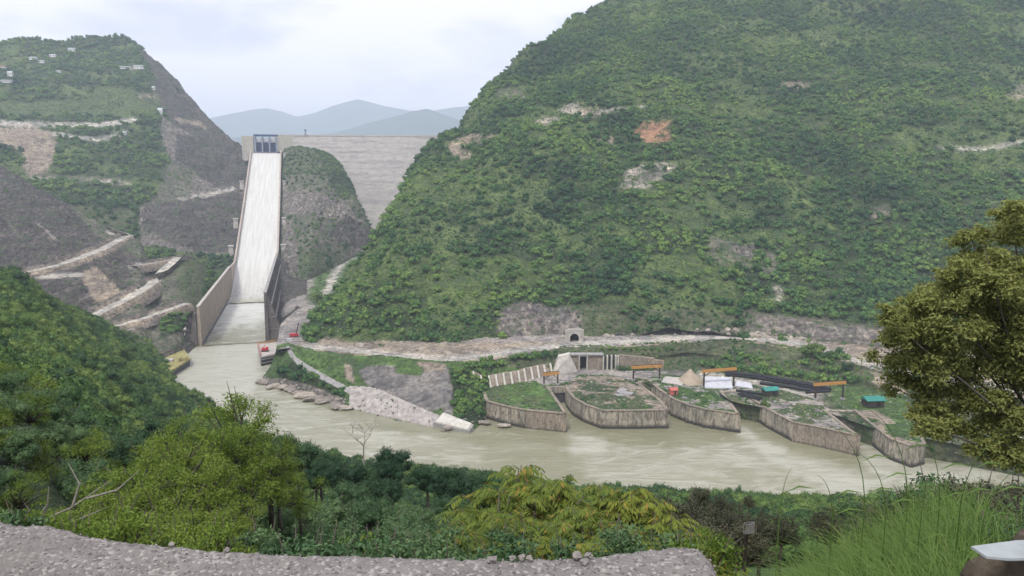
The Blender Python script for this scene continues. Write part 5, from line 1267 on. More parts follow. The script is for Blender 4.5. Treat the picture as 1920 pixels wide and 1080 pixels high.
# ------------------------------------------------------------------ foliage builders
def leaves(pos, nrm, size, seed, asp=.45, curl=.25, spread=.8):
    """pointed leaves, one folded quad pair each"""
    r = np.random.RandomState(seed); n = len(pos)
    nr = nrm + spread * r.randn(n, 3); nr /= np.linalg.norm(nr, axis=1, keepdims=True) + 1e-9
    a = r.randn(n, 3); a -= (a * nr).sum(1, keepdims=True) * nr; a /= np.linalg.norm(a, axis=1, keepdims=True) + 1e-9
    b = np.cross(nr, a); s = (size * r.uniform(.6, 1.35, (n, 1)))
    tip = pos + a * s + nr * (-curl) * s; base = pos - a * s; l = pos + b * s * asp + nr * .12 * s; q = pos - b * s * asp + nr * .12 * s
    V = np.stack([base, l, tip, q], 1).reshape(-1, 3); k = np.arange(n)[:, None] * 4
    return V, np.concatenate([k, k + 1, k + 2, k + 3], 1)
def lobes(seed, n, spread=(.62, .62, .42), r=(.32, .55), zc=0.1, flat=.8):
    g = np.random.RandomState(seed); L_ = []
    for i in range(n):
        d = g.randn(3); d /= np.linalg.norm(d); k = g.uniform(.35, 1) if i else 0
        L_.append((np.array([d[0] * spread[0] * k, d[1] * spread[1] * k, zc + d[2] * spread[2] * k]), g.uniform(*r) * (1.15 if i == 0 else 1)))
    return L_
def crown_arrays(seed, L_, nleaf, size, flat=.85, jit=(.72, 1.06), asp=.45, spread=.8, up=.25):
    g = np.random.RandomState(seed); w = np.array([l[1] ** 2 for l in L_]); w /= w.sum(); ch = g.choice(len(L_), nleaf, p=w)
    d = g.randn(nleaf, 3); d /= np.linalg.norm(d, axis=1, keepdims=True); d[:, 2] = np.where(d[:, 2] < -.45, -d[:, 2], d[:, 2])
    C_ = np.array([l[0] for l in L_])[ch]; R_ = np.array([l[1] for l in L_])[ch]
    bumpy = 1 + .22 * fbm(d[:, 0] * 3 + ch * 7, d[:, 1] * 3 + d[:, 2] * 3, seed, 3)
    rad = (g.uniform(jit[0], jit[1], nleaf) * bumpy * R_)[:, None]
    p = C_ + d * rad * [1, 1, flat]
    return leaves(p, d + [0, 0, up], size, seed + 1, asp, .25, spread)
def blob_arrays(L_, seed, k=.8, sub=2, flat=.85):
    bm = bmesh.new(); bmesh.ops.create_icosphere(bm, subdivisions=sub, radius=1.0); v = np.array([x.co[:] for x in bm.verts]); f = np.array([[x.index for x in q.verts] for q in bm.faces]); bm.free()
    VV, FF = [], []
    for i, (c, r_) in enumerate(L_):
        q = v * (1 + .3 * fbm(v[:, 0] * 2 + i * 5, v[:, 1] * 2 + v[:, 2] * 2, seed + i, 3))[:, None] * [1, 1, flat] * r_ * k + c
        VV.append(q); FF.append(f + i * len(v))
    return np.concatenate(VV), np.concatenate(FF)
def merge(parts, name, mats, smooth=False):
    V = []; Fq = []; mi = []; b = 0
    for v, f, m in parts:
        if f.shape[1] == 3: f = np.concatenate([f, f[:, 2:3]], 1); tri = True
        else: tri = False
        V.append(v); Fq.append((f + b, tri, m)); b += len(v)
    # mixed faces: use loops by hand
    me = bpy.data.meshes.new(name); V = np.concatenate(V).astype(np.float32); me.vertices.add(len(V)); me.vertices.foreach_set('co', V.ravel())
    loops = []; starts = []; tot = []; s = 0
    for f, tri, m in Fq:
        k = 3 if tri else 4; g = f[:, :k]; loops.append(g.ravel()); starts.append(s + np.arange(len(g)) * k); tot.append(np.full(len(g), k)); s += g.size; mi.append(np.full(len(g), m))
    loops = np.concatenate(loops).astype(np.int32); me.loops.add(len(loops)); me.loops.foreach_set('vertex_index', loops)
    st_ = np.concatenate(starts).astype(np.int32); me.polygons.add(len(st_)); me.polygons.foreach_set('loop_start', st_); me.polygons.foreach_set('loop_total', np.concatenate(tot).astype(np.int32))
    for m in mats: me.materials.append(m)
    me.polygons.foreach_set('material_index', np.concatenate(mi).astype(np.int32)); me.update(calc_edges=True); me.validate(); return me
def crown_mesh(name, seed, nl, nleaf, size, mat, core=.8, sub=2, **kw):
    L_ = lobes(seed, nl, **{k: v for k, v in kw.items() if k in ('spread', 'r', 'zc')}); parts = []
    kk = {k: v for k, v in kw.items() if k in ('asp', 'jit', 'flat', 'up')}
    v, f = crown_arrays(seed, L_, nleaf, size, **kk); parts.append((v, f, 0))
    if core: v, f = blob_arrays(L_, seed, core, sub); parts.append((v, f, 0))
    return merge(parts, name, [mat]), L_
def trunk_mesh(name, L_, base, seed, mat, r0=.06, n=7):
    m = MB(); g = np.random.RandomState(seed); fork = np.array([g.uniform(-.06, .06), g.uniform(-.06, .06), base + (0 - base) * .45])
    m.tube([(0, 0, base), tuple(fork * [.5, .5, 1] - [0, 0, .1]), tuple(fork)], [r0 * 1.3, r0, r0 * .85], n)
    for c, r_ in L_[:9]:
        mid = (fork + c) / 2 + g.randn(3) * .05 - [0, 0, .05]; m.tube([tuple(fork - [0, 0, .04]), tuple(mid), tuple(c), tuple(c + (c - mid) * .5)], [r0 * .6, r0 * .42, r0 * .25, r0 * .08], 5)
    return m.mesh(name, mat, True)

# far crowns (unit radius) for the covered hillsides
FAR = [crown_mesh('crown_far', 10 + i, 7, 150, .13, M_hill, .8, 1, r=(.28, .5), spread=(.7, .7, .45), jit=(.7, 1.2))[0] for i in range(6)]
MIDC = [crown_mesh('crown_mid', 40 + i, 13, 800, .075, M_mid, .7, 2, r=(.22, .42), spread=(.75, .75, .5), jit=(.6, 1.2))[0] for i in range(6)]
SHR = [crown_mesh('crown_shrub', 60 + i, 4, 90, .14, M_hill, .8, 1, zc=.0)[0] for i in range(3)]
farcol = bpy.data.collections.new('far_crowns'); midcol = bpy.data.collections.new('mid_crowns')
for i, me in enumerate(FAR + SHR): farcol.objects.link(bpy.data.objects.new('far_crown_%02d' % i, me))
for i, me in enumerate(MIDC): midcol.objects.link(bpy.data.objects.new('mid_crown_%02d' % i, me))
def scatter_group(name, colc):
    g = bpy.data.node_groups.new(name, 'GeometryNodeTree'); g.interface.new_socket('Geometry', in_out='INPUT', socket_type='NodeSocketGeometry'); g.interface.new_socket('Geometry', in_out='OUTPUT', socket_type='NodeSocketGeometry')
    i_, o_ = g.nodes.new('NodeGroupInput'), g.nodes.new('NodeGroupOutput'); ip = g.nodes.new('GeometryNodeInstanceOnPoints'); ci = g.nodes.new('GeometryNodeCollectionInfo'); ci.inputs['Collection'].default_value = colc
    ci.inputs['Separate Children'].default_value = True; ci.inputs['Reset Children'].default_value = True
    def at_(nm, ty):
        n = g.nodes.new('GeometryNodeInputNamedAttribute'); n.data_type = ty; n.inputs['Name'].default_value = nm; return n.outputs[0]
    g.links.new(i_.outputs[0], ip.inputs['Points']); g.links.new(ci.outputs[0], ip.inputs['Instance']); ip.inputs['Pick Instance'].default_value = True
    g.links.new(at_('pick', 'INT'), ip.inputs['Instance Index']); g.links.new(at_('scl', 'FLOAT_VECTOR'), ip.inputs['Scale'])
    er = g.nodes.new('FunctionNodeEulerToRotation'); g.links.new(at_('rot', 'FLOAT_VECTOR'), er.inputs[0]); g.links.new(er.outputs[0], ip.inputs['Rotation'])
    g.links.new(ip.outputs[0], o_.inputs[0]); return g
G_FAR = scatter_group('far_scatter', farcol); G_MID = scatter_group('mid_scatter', midcol)
def scatter_obj(name, P, S, pick, rz, grp, tilt=None):
    me = bpy.data.meshes.new(name); me.vertices.add(len(P)); me.vertices.foreach_set('co', P.astype(np.float32).ravel())
    for nm, ty, d in (('pick', 'INT', pick), ('scl', 'FLOAT_VECTOR', S), ('rot', 'FLOAT_VECTOR', np.stack([np.zeros(len(P)), np.zeros(len(P)), rz], 1))):
        a = me.attributes.new(nm, ty, 'POINT'); a.data.foreach_set('vector' if ty == 'FLOAT_VECTOR' else 'value', np.ascontiguousarray(d, dtype=np.int32 if ty == 'INT' else np.float32).ravel())
    o = link(name, me); md = o.modifiers.new('scatter', 'NODES'); md.node_group = grp; o['kind'] = 'stuff'; return o
def sample_patch(p, dens, seed, maxbare=.5, box=(-60, 1980, -60, 1090), keep=None):
    r = np.random.RandomState(seed); V, Fq = p.V, p.F
    A, B, C_, D_ = V[Fq[:, 0]], V[Fq[:, 1]], V[Fq[:, 2]], V[Fq[:, 3]]
    nrm = np.cross(C_ - A, D_ - B); ar = np.linalg.norm(nrm, axis=1) / 2; nrm /= (2 * ar[:, None] + 1e-9)
    hor = np.abs(nrm[:, 2]) * ar * .6 + .4 * ar        # trees stand on plan area
    cx_ = (A + C_) / 2; fx, fy, ft = proj(cx_)
    facing_ = ((nrm * np.sign(nrm[:, 2:3])) * (np.array([0, 0, CAMZ]) - cx_)).sum(1) > -ft * .12
    ok = (fx > box[0]) & (fx < box[1]) & (fy > box[2]) & (fy < box[3]) & facing_
    e = hor * dens * ok; n = r.poisson(e); idx = np.repeat(np.arange(len(Fq)), n)
    u, v = r.rand(len(idx), 1), r.rand(len(idx), 1)
    P_ = (A[idx] * (1 - u) + B[idx] * u) * (1 - v) + (D_[idx] * (1 - u) + C_[idx] * u) * v
    br = p.bare[Fq[idx, 0]]; m = r.rand(len(idx)) > (br / max(maxbare, 1e-6)) ** 1.5 if maxbare < 1 else np.ones(len(idx), bool)
    m &= br < maxbare
    return P_[m], idx[m]
rs = np.random.RandomState(99)
def far_sizes(P, lo, hi, seed):
    k = np.clip(.5 + .6 * fbm(P[:, 0] / 35, P[:, 1] / 35, seed, 3), 0, 1); s = lo + (hi - lo) * np.clip(k * .6 + .4 * rs.rand(len(P)) ** 1.5, 0, 1); return s
def do_scatter(pname, dens, lo, hi, seed, name, maxbare=.55, shr=False, lift=.35, n_ind=0, indiv=None, box=(-60, 1980, -60, 1090), flt=None, grp=None):
    P_, _ = sample_patch(PATCHES[pname], dens, seed, maxbare, box)
    if flt is not None: P_ = P_[flt(P_)]
    s = far_sizes(P_, lo, hi, seed); 
    P_[:, 2] += s * lift
    S_ = np.stack([s * rs.uniform(.85, 1.2, len(s)), s * rs.uniform(.85, 1.2, len(s)), s * rs.uniform(.8, 1.35, len(s))], 1)
    pick = rs.randint(6, 9, len(s)) if shr else rs.randint(0, 6, len(s)); rz = rs.uniform(0, 6.28, len(s))
    if n_ind:
        _, _, tt = proj(P_); big = np.argsort(-(s / tt)); ind = big[:n_ind]; rest = big[n_ind:]
        indiv(P_[ind], S_[ind], pick[ind], rz[ind]); P_, S_, pick, rz = P_[rest], S_[rest], pick[rest], rz[rest]
    scatter_obj(name, P_, S_, pick, rz, grp or G_FAR)
G_ROCK = scatter_group('rubble_scatter', rockcol)
def rubble(name, P_, lo, hi):
    s = rs.uniform(lo, hi, len(P_)) * (1 + (rs.rand(len(P_)) < .08)); scatter_obj(name, P_, np.stack([s, s * .8, s * .6], 1), rs.randint(0, 4, len(s)), rs.uniform(0, 6, len(s)), G_ROCK)
P_, _ = sample_patch(PATCHES['road_bench'], .10, 61, 1.1)
rubble('road_rubble', P_[(fbm(P_[:, 0] / 12, P_[:, 1] / 6, 5, 2) > .05)], .2, .75)
for q, (V_, cg) in enumerate(QTOPS):
    m = (rs.rand(len(V_)) < (.05, .16, .08, .2, .05)[q % 5]); rubble('yard_rubble', V_[m], .15, .6)
P_, _ = sample_patch(PATCHES['outlet_terrace'], .05, 62, 1.1); rubble('terrace_rubble', P_[proj(P_)[1] > 690], .15, .55)
P_, _ = sample_patch(PATCHES['river_bank'], .12, 64, 1.1); rubble('bank_rubble', P_[P_[:, 2] < 3.0], .3, 1.1)
# individuals: the ones that show largest, each crown + trunk
htr = trunk_mesh('trunk', lobes(10, 4), -1.25, 3, M_bark, .09, 5)
def hill_inds(label, group, meshes, trunk, nm='hillside_tree'):
    def f(P_, S_, pick, rz):
        for p, s, k, z in zip(P_, S_, pick, rz):
            o = thing(nm, label, 'tree', p, float(z), group, tuple(map(float, s)))
            link('crown', meshes[int(k) % len(meshes)], o); link('trunk', trunk, o)
    return f
do_scatter('right_mountain', .030, 2.6, 5.6, 1, 'right_hill_woodland', n_ind=230, indiv=hill_inds('round crowned tree in the green cover of the right hill', 'trees covering the right hill', FAR, htr))
do_scatter('right_mountain', .11, .8, 2.4, 2, 'right_hill_scrub', maxbare=.985, shr=True, lift=.15)
do_scatter('left_mountain', .012, 3.5, 7.0, 3, 'left_hill_woodland')
do_scatter('left_mountain', .020, 1.2, 3.6, 4, 'left_hill_scrub', maxbare=.96, shr=True, lift=.1)
do_scatter('middle_ridge', .035, 1.2, 3.8, 5, 'ridge_scrub', maxbare=.97)
do_scatter('left_cut_slope', .05, .6, 2.3, 6, 'cut_slope_scrub', maxbare=.945, shr=True, lift=.1)
do_scatter('left_cut_slope', .04, 1.8, 3.8, 7, 'cut_slope_woodland', maxbare=.4)
do_scatter('valley_floor', .06, .8, 2.4, 8, 'valley_scrub', maxbare=.7, shr=True)
do_scatter('river_bank', .09, .5, 1.5, 9, 'bank_scrub', maxbare=.8, shr=True, lift=.1)
do_scatter('river_bank', .07, 1.8, 3.4, 10, 'bank_bushes', maxbare=.3, n_ind=45, indiv=hill_inds('bushy tree in the thicket between the bank and the white ribs', 'bushes on the river bank', FAR, htr, 'bank_tree'))
do_scatter('outlet_terrace', .17, .7, 2.3, 12, 'terrace_scrub', maxbare=.62, shr=True, lift=.1)
for q, (V_, cg) in enumerate(QTOPS):
    m = rs.rand(len(V_)) < np.where(cg[:, 3] < .7, .42, .06); P_ = V_[m]; s = rs.uniform(.3, 1.3, len(P_)) * (1 + (rs.rand(len(P_)) < .06) * 1.0)
    scatter_obj('quay_weeds', P_, np.stack([s, s, s * .6], 1), rs.randint(6, 9, len(s)), rs.uniform(0, 6, len(s)), G_FAR)
# hedge of darker trees behind the black pipes and by the tunnel road
hp = [(x + rs.uniform(-6, 6), y + rs.uniform(-3, 3), s) for x, y, s in [(1320 + 12 * i, 688 + .95 * i * 1.3, 2.6) for i in range(25)]]
hp += [(1340 + rs.uniform(0, 260), 672 + rs.uniform(-8, 26), rs.uniform(1.5, 2.8)) for i in range(36)] + [(960 + 8 * i, 676 - 1.0 * i + rs.uniform(-2, 2), rs.uniform(1.6, 2.6)) for i in range(11)] + [(880 + 9 * i, 690 - .6 * i, 1.8) for i in range(8)] + [(1160 + i * 10, 694, 1.7) for i in range(7)] + [(1130 + i * 13, 656, 1.3) for i in range(11)]
for x, y, s in hp:
    h = ray(x, y)
    if h: o = thing('roadside_bush', 'dark green bush in the hedge around the outlet yard', 'bush', Vector(h[0]) + Vector((0, 0, s * .5)), rs.uniform(0, 6), 'bushes around the outlet yard', float(s) * 1.6); link('crown', FAR[rs.randint(6)], o); link('trunk', htr, o)
for x, y, s, lab in ((1524, 672, 8.0, 'big round dark tree above the black pipes'), (1556, 678, 5.5, 'smaller dark tree touching the big round one'), (1590, 694, 4.0, 'small dark tree right of the big round one'), (1434, 766, 3.6, 'round olive bush on the edge of the concrete yard'), (1205, 665, 1.2, 'small bush above the long pale wall'), (595, 566, 6, 'dark tree at the lower end of the hill track')):
    h = ray(x, y)
    o = thing('round_tree', lab, 'tree', Vector(h[0]) + Vector((0, 0, s * .5)), 1.0, None, s); link('crown', MIDC[rs.randint(5)], o); link('trunk', htr, o)
# trees on the skyline of the far hill
for x, y, s in ((168, 74, 8), (192, 73, 4), (214, 70, 5), (144, 76, 6), (137, 80, 6), (120, 81, 4), (104, 82, 6), (96, 83, 6), (88, 82, 5), (76, 83, 6), (70, 83, 6), (62, 82, 4), (48, 84, 4), (8, 88, 6), (20, 87, 4), (232, 74, 4), (158, 76, 4), (270, 98, 4), (318, 140, 4), (330, 150, 5)):
    p = W(x, y + 2, 1450 if x < 250 else 1425 - (x - 262) * 1.0); z = ground(p[0], p[1], ('left_mountain',)); o = thing('skyline_tree', 'dark little tree standing on the crest of the far left hill', 'tree', (p[0], p[1], z + s * .9), x, 'trees on the far hill crest', float(s) * .8); link('crown', FAR[x % 6], o); link('trunk', htr, o)

# ------------------------------------------------------------------ near slope woodland
NS = PATCHES['near_slope']
def nz_(x, y): return ground(x, y, ('near_slope',), 100)
mtr = trunk_mesh('trunk', lobes(40, 6), -1.3, 5, M_bark, .07, 6)
do_scatter('near_slope', .045, 1.9, 5.6, 21, 'near_slope_woodland', maxbare=1.1, lift=.45, n_ind=250, indiv=hill_inds('leafy tree crowding the steep near slope above the river', 'trees on the near slope', MIDC, mtr, 'slope_tree'), flt=lambda P: (P[:, 2] > 1.5) & (proj(P)[2] > np.interp(proj(P)[0], [0, 300, 420, 520], [78, 80, 84, 88])), box=(-150, 2100, 300, 1400), grp=G_MID)
# big-leaf trees closer by: meshes in metres
def near_tree(name, seed, R_, nl, nleaf, size, mat, zc=0, core=.55, asp=.45, flat=.85, spread=(.62, .62, .42), r=(.32, .55), jit=(.55, 1.1)):
    L_ = [(c * R_, q * R_) for c, q in lobes(seed, nl, spread=spread, r=r, zc=zc)]
    parts = [(*crown_arrays(seed, L_, nleaf, size, flat=flat, jit=jit, asp=asp), 0)]
    if core: parts.append((*blob_arrays(L_, seed, core, 2), 0))
    me = merge(parts, name, [mat]); m = MB(); g = np.random.RandomState(seed); fork = np.array([0, 0, -R_ * .55])
    m.tube([(0, 0, -R_ * 2.0), (.06 * R_, 0, -R_ * 1.2), tuple(fork)], [R_ * .075, R_ * .06, R_ * .05], 8)
    for c, q in L_:
        mid = (fork + c) / 2 + g.randn(3) * .06 * R_; m.tube([tuple(fork), tuple(mid), tuple(c), tuple(c + (c - mid) * .7)], [R_ * .035, R_ * .024, R_ * .014, R_ * .004], 5)
    return me, m.mesh(name + '_trunk', M_bark, True)
DK = [near_tree('dark_crown', 200 + i, 2.6, 34, 8000, .085, M_darkf, core=.6, r=(.16, .34), spread=(.8, .8, .55), jit=(.5, 1.2)) for i in range(5)]
LG = [near_tree('light_crown', 220 + i, 1.6, 24, 5200, .060, M_light, core=0, jit=(.3, 1.3), asp=.28, r=(.14, .34), spread=(.85, .85, .85), zc=-.2) for i in range(3)]
def place(kind, pair, x, ytop, tt, lab, group, cat='tree', R_=2.6, sc=1.0, rz=None, lo=None):
    p = W(x, ytop, tt); zc = p[2] - R_ * sc * .78
    o = thing(kind, lab, cat, (p[0], p[1], zc), rs.uniform(0, 6) if rz is None else rz, group, sc); link('crown', pair[0], o); link('trunk', pair[1], o)
    return o
r = np.random.RandomState(12)
sky_x = [250, 330, 380, 430, 480, 520, 560, 600, 640, 690, 735, 770, 800, 850, 880, 930, 960, 1010, 1060, 1150]
sky_y = [815, 800, 795, 790, 800, 800, 812, 835, 845, 842, 838, 868, 855, 868, 870, 880, 885, 905, 930, 950]
DL = 'dark broad leaved tree in the dense growth below the parapet'
for x, y, tt, s in ((560, 812, 62, .95), (640, 846, 60, .95), (735, 838, 58, .8), (690, 866, 60, 1.0), (800, 862, 56, .7), (850, 872, 60, .8), (905, 880, 62, .9), (955, 888, 60, .8), (520, 806, 70, .9), (600, 838, 66, .8), (1010, 912, 62, .9), (1080, 935, 60, .9), (460, 800, 75, .9), (400, 806, 80, 1.0), (350, 815, 84, 1.0)):
    place('dark_tree', DK[r.randint(5)], x, y, tt, DL, 'dark trees below the parapet', sc=s)
for row_t, dy, n in ((48, 48, 10), (40, 92, 9), (33, 140, 9)):
    for i in range(n):
        x = 430 + (1120 - 430) * (i + r.uniform(-.2, .5)) / n; y = float(np.interp(x, sky_x, sky_y)) + dy + r.uniform(-14, 14)
        place('dark_tree', DK[r.randint(5)], x, y, row_t * r.uniform(.9, 1.1), DL, 'dark trees below the parapet', sc=r.uniform(.55, .85))
for x, y, tt, s in ((40, 800, 46, 1.0), (150, 830, 44, .9), (90, 880, 30, .8), (20, 900, 26, .7), (230, 800, 52, .95), (300, 780, 62, 1.0), (190, 905, 28, .6)):
    place('slope_side_tree', DK[r.randint(5)], x, y, tt, 'green tree on the left side of the near slope', 'trees on the left near slope', sc=s)
LL = 'bright yellow green tree in front of the dark growth on the left'
for x, y, tt, s, lab in ((446, 736, 30, 1.25, 'tall light green tree whose top reaches over the river'), (395, 778, 27, 1.0, None), (500, 800, 31, 1.0, None), (430, 800, 28, 1.0, None), (465, 850, 27, .9, None), (520, 850, 32, .9, None), (375, 835, 25, .9, None), (560, 880, 30, .7, None), (340, 780, 34, 1.0, None), (300, 815, 30, .9, None), (330, 800, 20, .8, None), (250, 845, 18, .75, None), (390, 850, 19, .65, None), (200, 880, 17, .6, None), (300, 890, 16, .7, None), (160, 930, 14, .5, None), (250, 950, 12, .5, None), (360, 950, 13, .45, None), (420, 985, 13, .35, None), (450, 940, 14, .35, None), (640, 1010, 12, .28, None), (60, 955, 12, .4, None)):
    place('light_tree', LG[r.randint(3)], x, y, tt, lab or LL, None if lab else 'light green trees on the left', R_=1.6, sc=s)
for row_t, n, smin in ((92, 9, 1.0), (78, 9, .9), (66, 9, .8), (54, 9, .75), (44, 9, .65), (36, 9, .55), (28, 9, .45), (22, 8, .36), (17, 8, .28)):
    for i in range(n):
        x = -30 + 430 * (i + r.uniform(-.3, .4)) / n; tt = row_t * r.uniform(.92, 1.1); q = W(x, 800, tt); gz = nz_(q[0], q[1]); s = smin * r.uniform(.85, 1.2); Rr = 2.6 * s
        q[2] = gz + Rr * (1.0 if tt > 30 else .7); pr_ = DK if r.rand() < .7 else LG; ks = s if pr_ is DK else s * 1.5
        o = thing('slope_side_tree', 'green tree among the leafy growth on the left near slope' if pr_ is DK else 'lighter green tree among the growth on the left near slope', 'tree', q, r.uniform(0, 6), 'green trees low on the left slope' if pr_ is DK else 'lighter trees low on the left slope', ks); k = pr_[r.randint(3)]; link('crown', k[0], o); link('trunk', k[1], o)
# bare branched tree over the river
def bare(name, seed, H, spread, mat, depth=5, r0=.09):
    g = np.random.RandomState(seed); m = MB()
    def grow(p, d, L_, r_, k):
        q = p + d * L_ + g.randn(3) * L_ * .08; m.tube([tuple(p), tuple((p + q) / 2 + g.randn(3) * L_ * .05), tuple(q)], [r_, r_ * .82, r_ * .65], 5)
        if k == 0: return
        for i in range(3 if k > 2 else 2):
            e = d + g.randn(3) * spread; e[2] = abs(e[2]) * .7 + .15; e /= np.linalg.norm(e); grow(q, e, L_ * g.uniform(.6, .8), r_ * .6, k - 1)
    grow(np.zeros(3), np.array([0, 0, 1.0]), H * .3, r0, depth); return m.mesh(name, mat, False)
p = W(682, 862, 66); bt = thing('bare_tree', 'thin leafless tree spreading its twigs against the river', 'tree', (p[0], p[1], p[2] - .5)); link('branches', bare('branches', 5, 5.0, .62, M_barkp, 5, .085), bt)
p = W(130, 1010, 12); bt = thing('dead_branches', 'pale dead branches leaning out of the thicket on the left', 'branch', p); m = MB()
for a, b, c_ in (((-.9, 0, .1), (.1, 0, .55), (.75, 0, 1.0)), ((-.3, .1, -.1), (.15, .1, .3), (.55, .2, .45)), ((.1, 0, .55), (.25, 0, .95), (.1, 0, 1.3)), ((.35, 0, .7), (.8, .1, .8), (1.2, .1, 1.15)), ((-.6, 0, .2), (-.3, 0, .6), (-.25, 0, .9)), ((.3, -.1, -.3), (.33, -.1, .1), (.3, -.1, .5))):
    m.tube([a, b, c_], [.022, .015, .005], 6)
m.build('branch_wood', M_barkp, bt)
# yellow green leaflet shrubs
def sumac(name, seed, nf, Lf, spreadr, H):
    g = np.random.RandomState(seed); PV, NV, SZ = [], [], []; m = MB(); stems = []
    for s in range(max(3, nf // 9)):
        a = g.uniform(0, 6.28); R_ = spreadr * math.sqrt(g.rand()); tip = np.array([R_ * math.cos(a), R_ * math.sin(a), H * g.uniform(.6, 1.1) - .25 * R_]); stems.append(tip)
        m.tube([(tip[0] * .15, tip[1] * .15, -H * .8), tuple(tip * [.5, .5, .3]), tuple(tip)], [.025, .017, .008], 5)
    Vs, Fs = [], []; b = 0
    for f in range(nf):
        o = stems[f % len(stems)] * [1, 1, 1] - [0, 0, g.uniform(0, H * .55)]; az = g.uniform(0, 6.28); el = g.uniform(.1, 1.0); h = np.array([math.cos(az), math.sin(az), 0]); sd = np.array([-h[1], h[0], 0])
        n = 9; Lr = Lf * g.uniform(.7, 1.25)
        for i in range(1, n + 1):
            f_ = i / n; pt = o + h * Lr * f_ * math.cos(el * .7) + np.array([0, 0, 1]) * Lr * (f_ * math.sin(el) - .75 * f_ * f_)
            for sgn in ((-1, 1) if i < n else (0,)):
                d = (h * .55 + sd * sgn * .85 + np.array([0, 0, -.35 - .3 * f_])) if sgn else h + np.array([0, 0, -.8]); d = d + g.randn(3) * .12; d /= np.linalg.norm(d); w = np.cross(d, [0, 0, 1.0]); w /= np.linalg.norm(w) + 1e-6
                ll = Lr * .30 * (1 - .35 * abs(f_ - .45)); ww = ll * .17
                Vs += [pt, pt + d * ll * .45 + w * ww + [0, 0, -.01], pt + d * ll - [0, 0, ll * .18], pt + d * ll * .45 - w * ww + [0, 0, -.01]]; Fs.append((b, b + 1, b + 2, b + 3)); b += 4
    return new_mesh(name, np.array(Vs), np.array(Fs), M_sumac), m.mesh(name + '_stems', M_bark, True)
SU = [sumac('leaflet_crown', 400 + i, 150, .42, .75, .8) for i in range(3)]
SL = 'yellow green shrub with drooping paired leaflets behind the parapet'
for x, y, tt, s in ((960, 858, 9.5, 1.0), (1010, 880, 9, .9), (930, 905, 8.5, .8), (1060, 900, 9, .9), (1155, 878, 10, 1.0), (1210, 905, 9.5, .8), (1110, 920, 8, .8), (980, 940, 7.5, .7), (1060, 955, 7, .7), (1150, 955, 7.2, .7), (930, 965, 7, .6), (1220, 960, 8, .6), (1010, 985, 6, .5), (1100, 990, 6, .5), (1180, 985, 6.5, .5), (1260, 990, 7, .45), (1300, 985, 8, .4), (890, 990, 6.5, .42), (1340, 1010, 6, .35)):
    p = W(x, y, tt); o = thing('leaflet_shrub', SL, 'shrub', (p[0], p[1], p[2] - .95 * s), rs.uniform(0, 6), 'yellow green shrubs behind the parapet', s * .88); k = SU[rs.randint(3)]; link('foliage', k[0], o); link('stems', k[1], o)
# low green filler bushes just behind the parapet
LB = [near_tree('low_bush_crown', 240 + i, .7, 22, 3600, .03, M_darkf, core=0, r=(.16, .34), spread=(.75, .75, .55), jit=(.2, 1.2)) for i in range(3)]
LGB = [near_tree('low_light_crown', 250 + i, .7, 20, 3000, .032, M_light, core=0, asp=.3, r=(.16, .34), spread=(.75, .75, .55), jit=(.2, 1.2)) for i in range(2)]
GB = [near_tree('grey_bush_crown', 260 + i, .7, 22, 3200, .026, M_greyf, core=0, jit=(.2, 1.2), r=(.16, .34), spread=(.75, .75, .55)) for i in range(3)]
for i in range(44):
    x = -40 + 1420 * (i + r.uniform(-.3, .3)) / 44; e_ = float(np.interp(x, [q[0] for q in edge], [q[1] for q in edge])); lightb = x < 460 or (600 < x < 680) or x > 1240
    pr_ = (LGB if lightb and r.rand() < .6 else LB)
    place('low_bush', pr_[r.randint(len(pr_))], x, e_ - r.uniform(18, 55), r.uniform(5, 9), 'light green low bush peeping over the parapet' if pr_ is LGB else 'dark green low bush peeping over the parapet', 'light low bushes behind the parapet' if pr_ is LGB else 'dark low bushes behind the parapet', 'bush', .7, r.uniform(.5, .95))
for x, y, tt, s in ((1290, 925, 14, 1.1), (1250, 930, 15, 1.1), (1340, 938, 15, 1.1), (1310, 908, 18, .8), (1390, 945, 16, 1.1), (1430, 955, 15, .9), (1360, 925, 18, .7), (1405, 928, 17, .35), (1470, 955, 16, .9), (1230, 960, 12, .9), (1330, 965, 11, .8), (1400, 975, 11, .8), (1180, 915, 17, 1.1)):
    place('grey_shrub', GB[r.randint(3)], x, y, tt, 'grey brown shrub between the yellow shrubs and the tall grass', 'grey shrubs by the tall grass', 'shrub', .7, s)
for x, y, tt, s in ((1700, 905, 12, 1.0), (1760, 890, 12, 1.1), (1830, 880, 11, 1.1), (1900, 890, 10, 1.1), (1660, 930, 12, .8), (1800, 930, 9, .9), (1880, 940, 8, .9), (1740, 945, 9, .8), (1960, 950, 7, .9), (1560, 945, 14, .7), (1610, 940, 14, .7), (1920, 985, 5.5, .6), (1850, 980, 6, .5)):
    k = [LB, GB][int(r.rand() < .35)]
    place('verge_bush', k[r.randint(3)], x, y, tt, 'dark bush behind the tall grass under the olive tree', 'bushes behind the tall grass', 'bush', .7, s * 1.25)
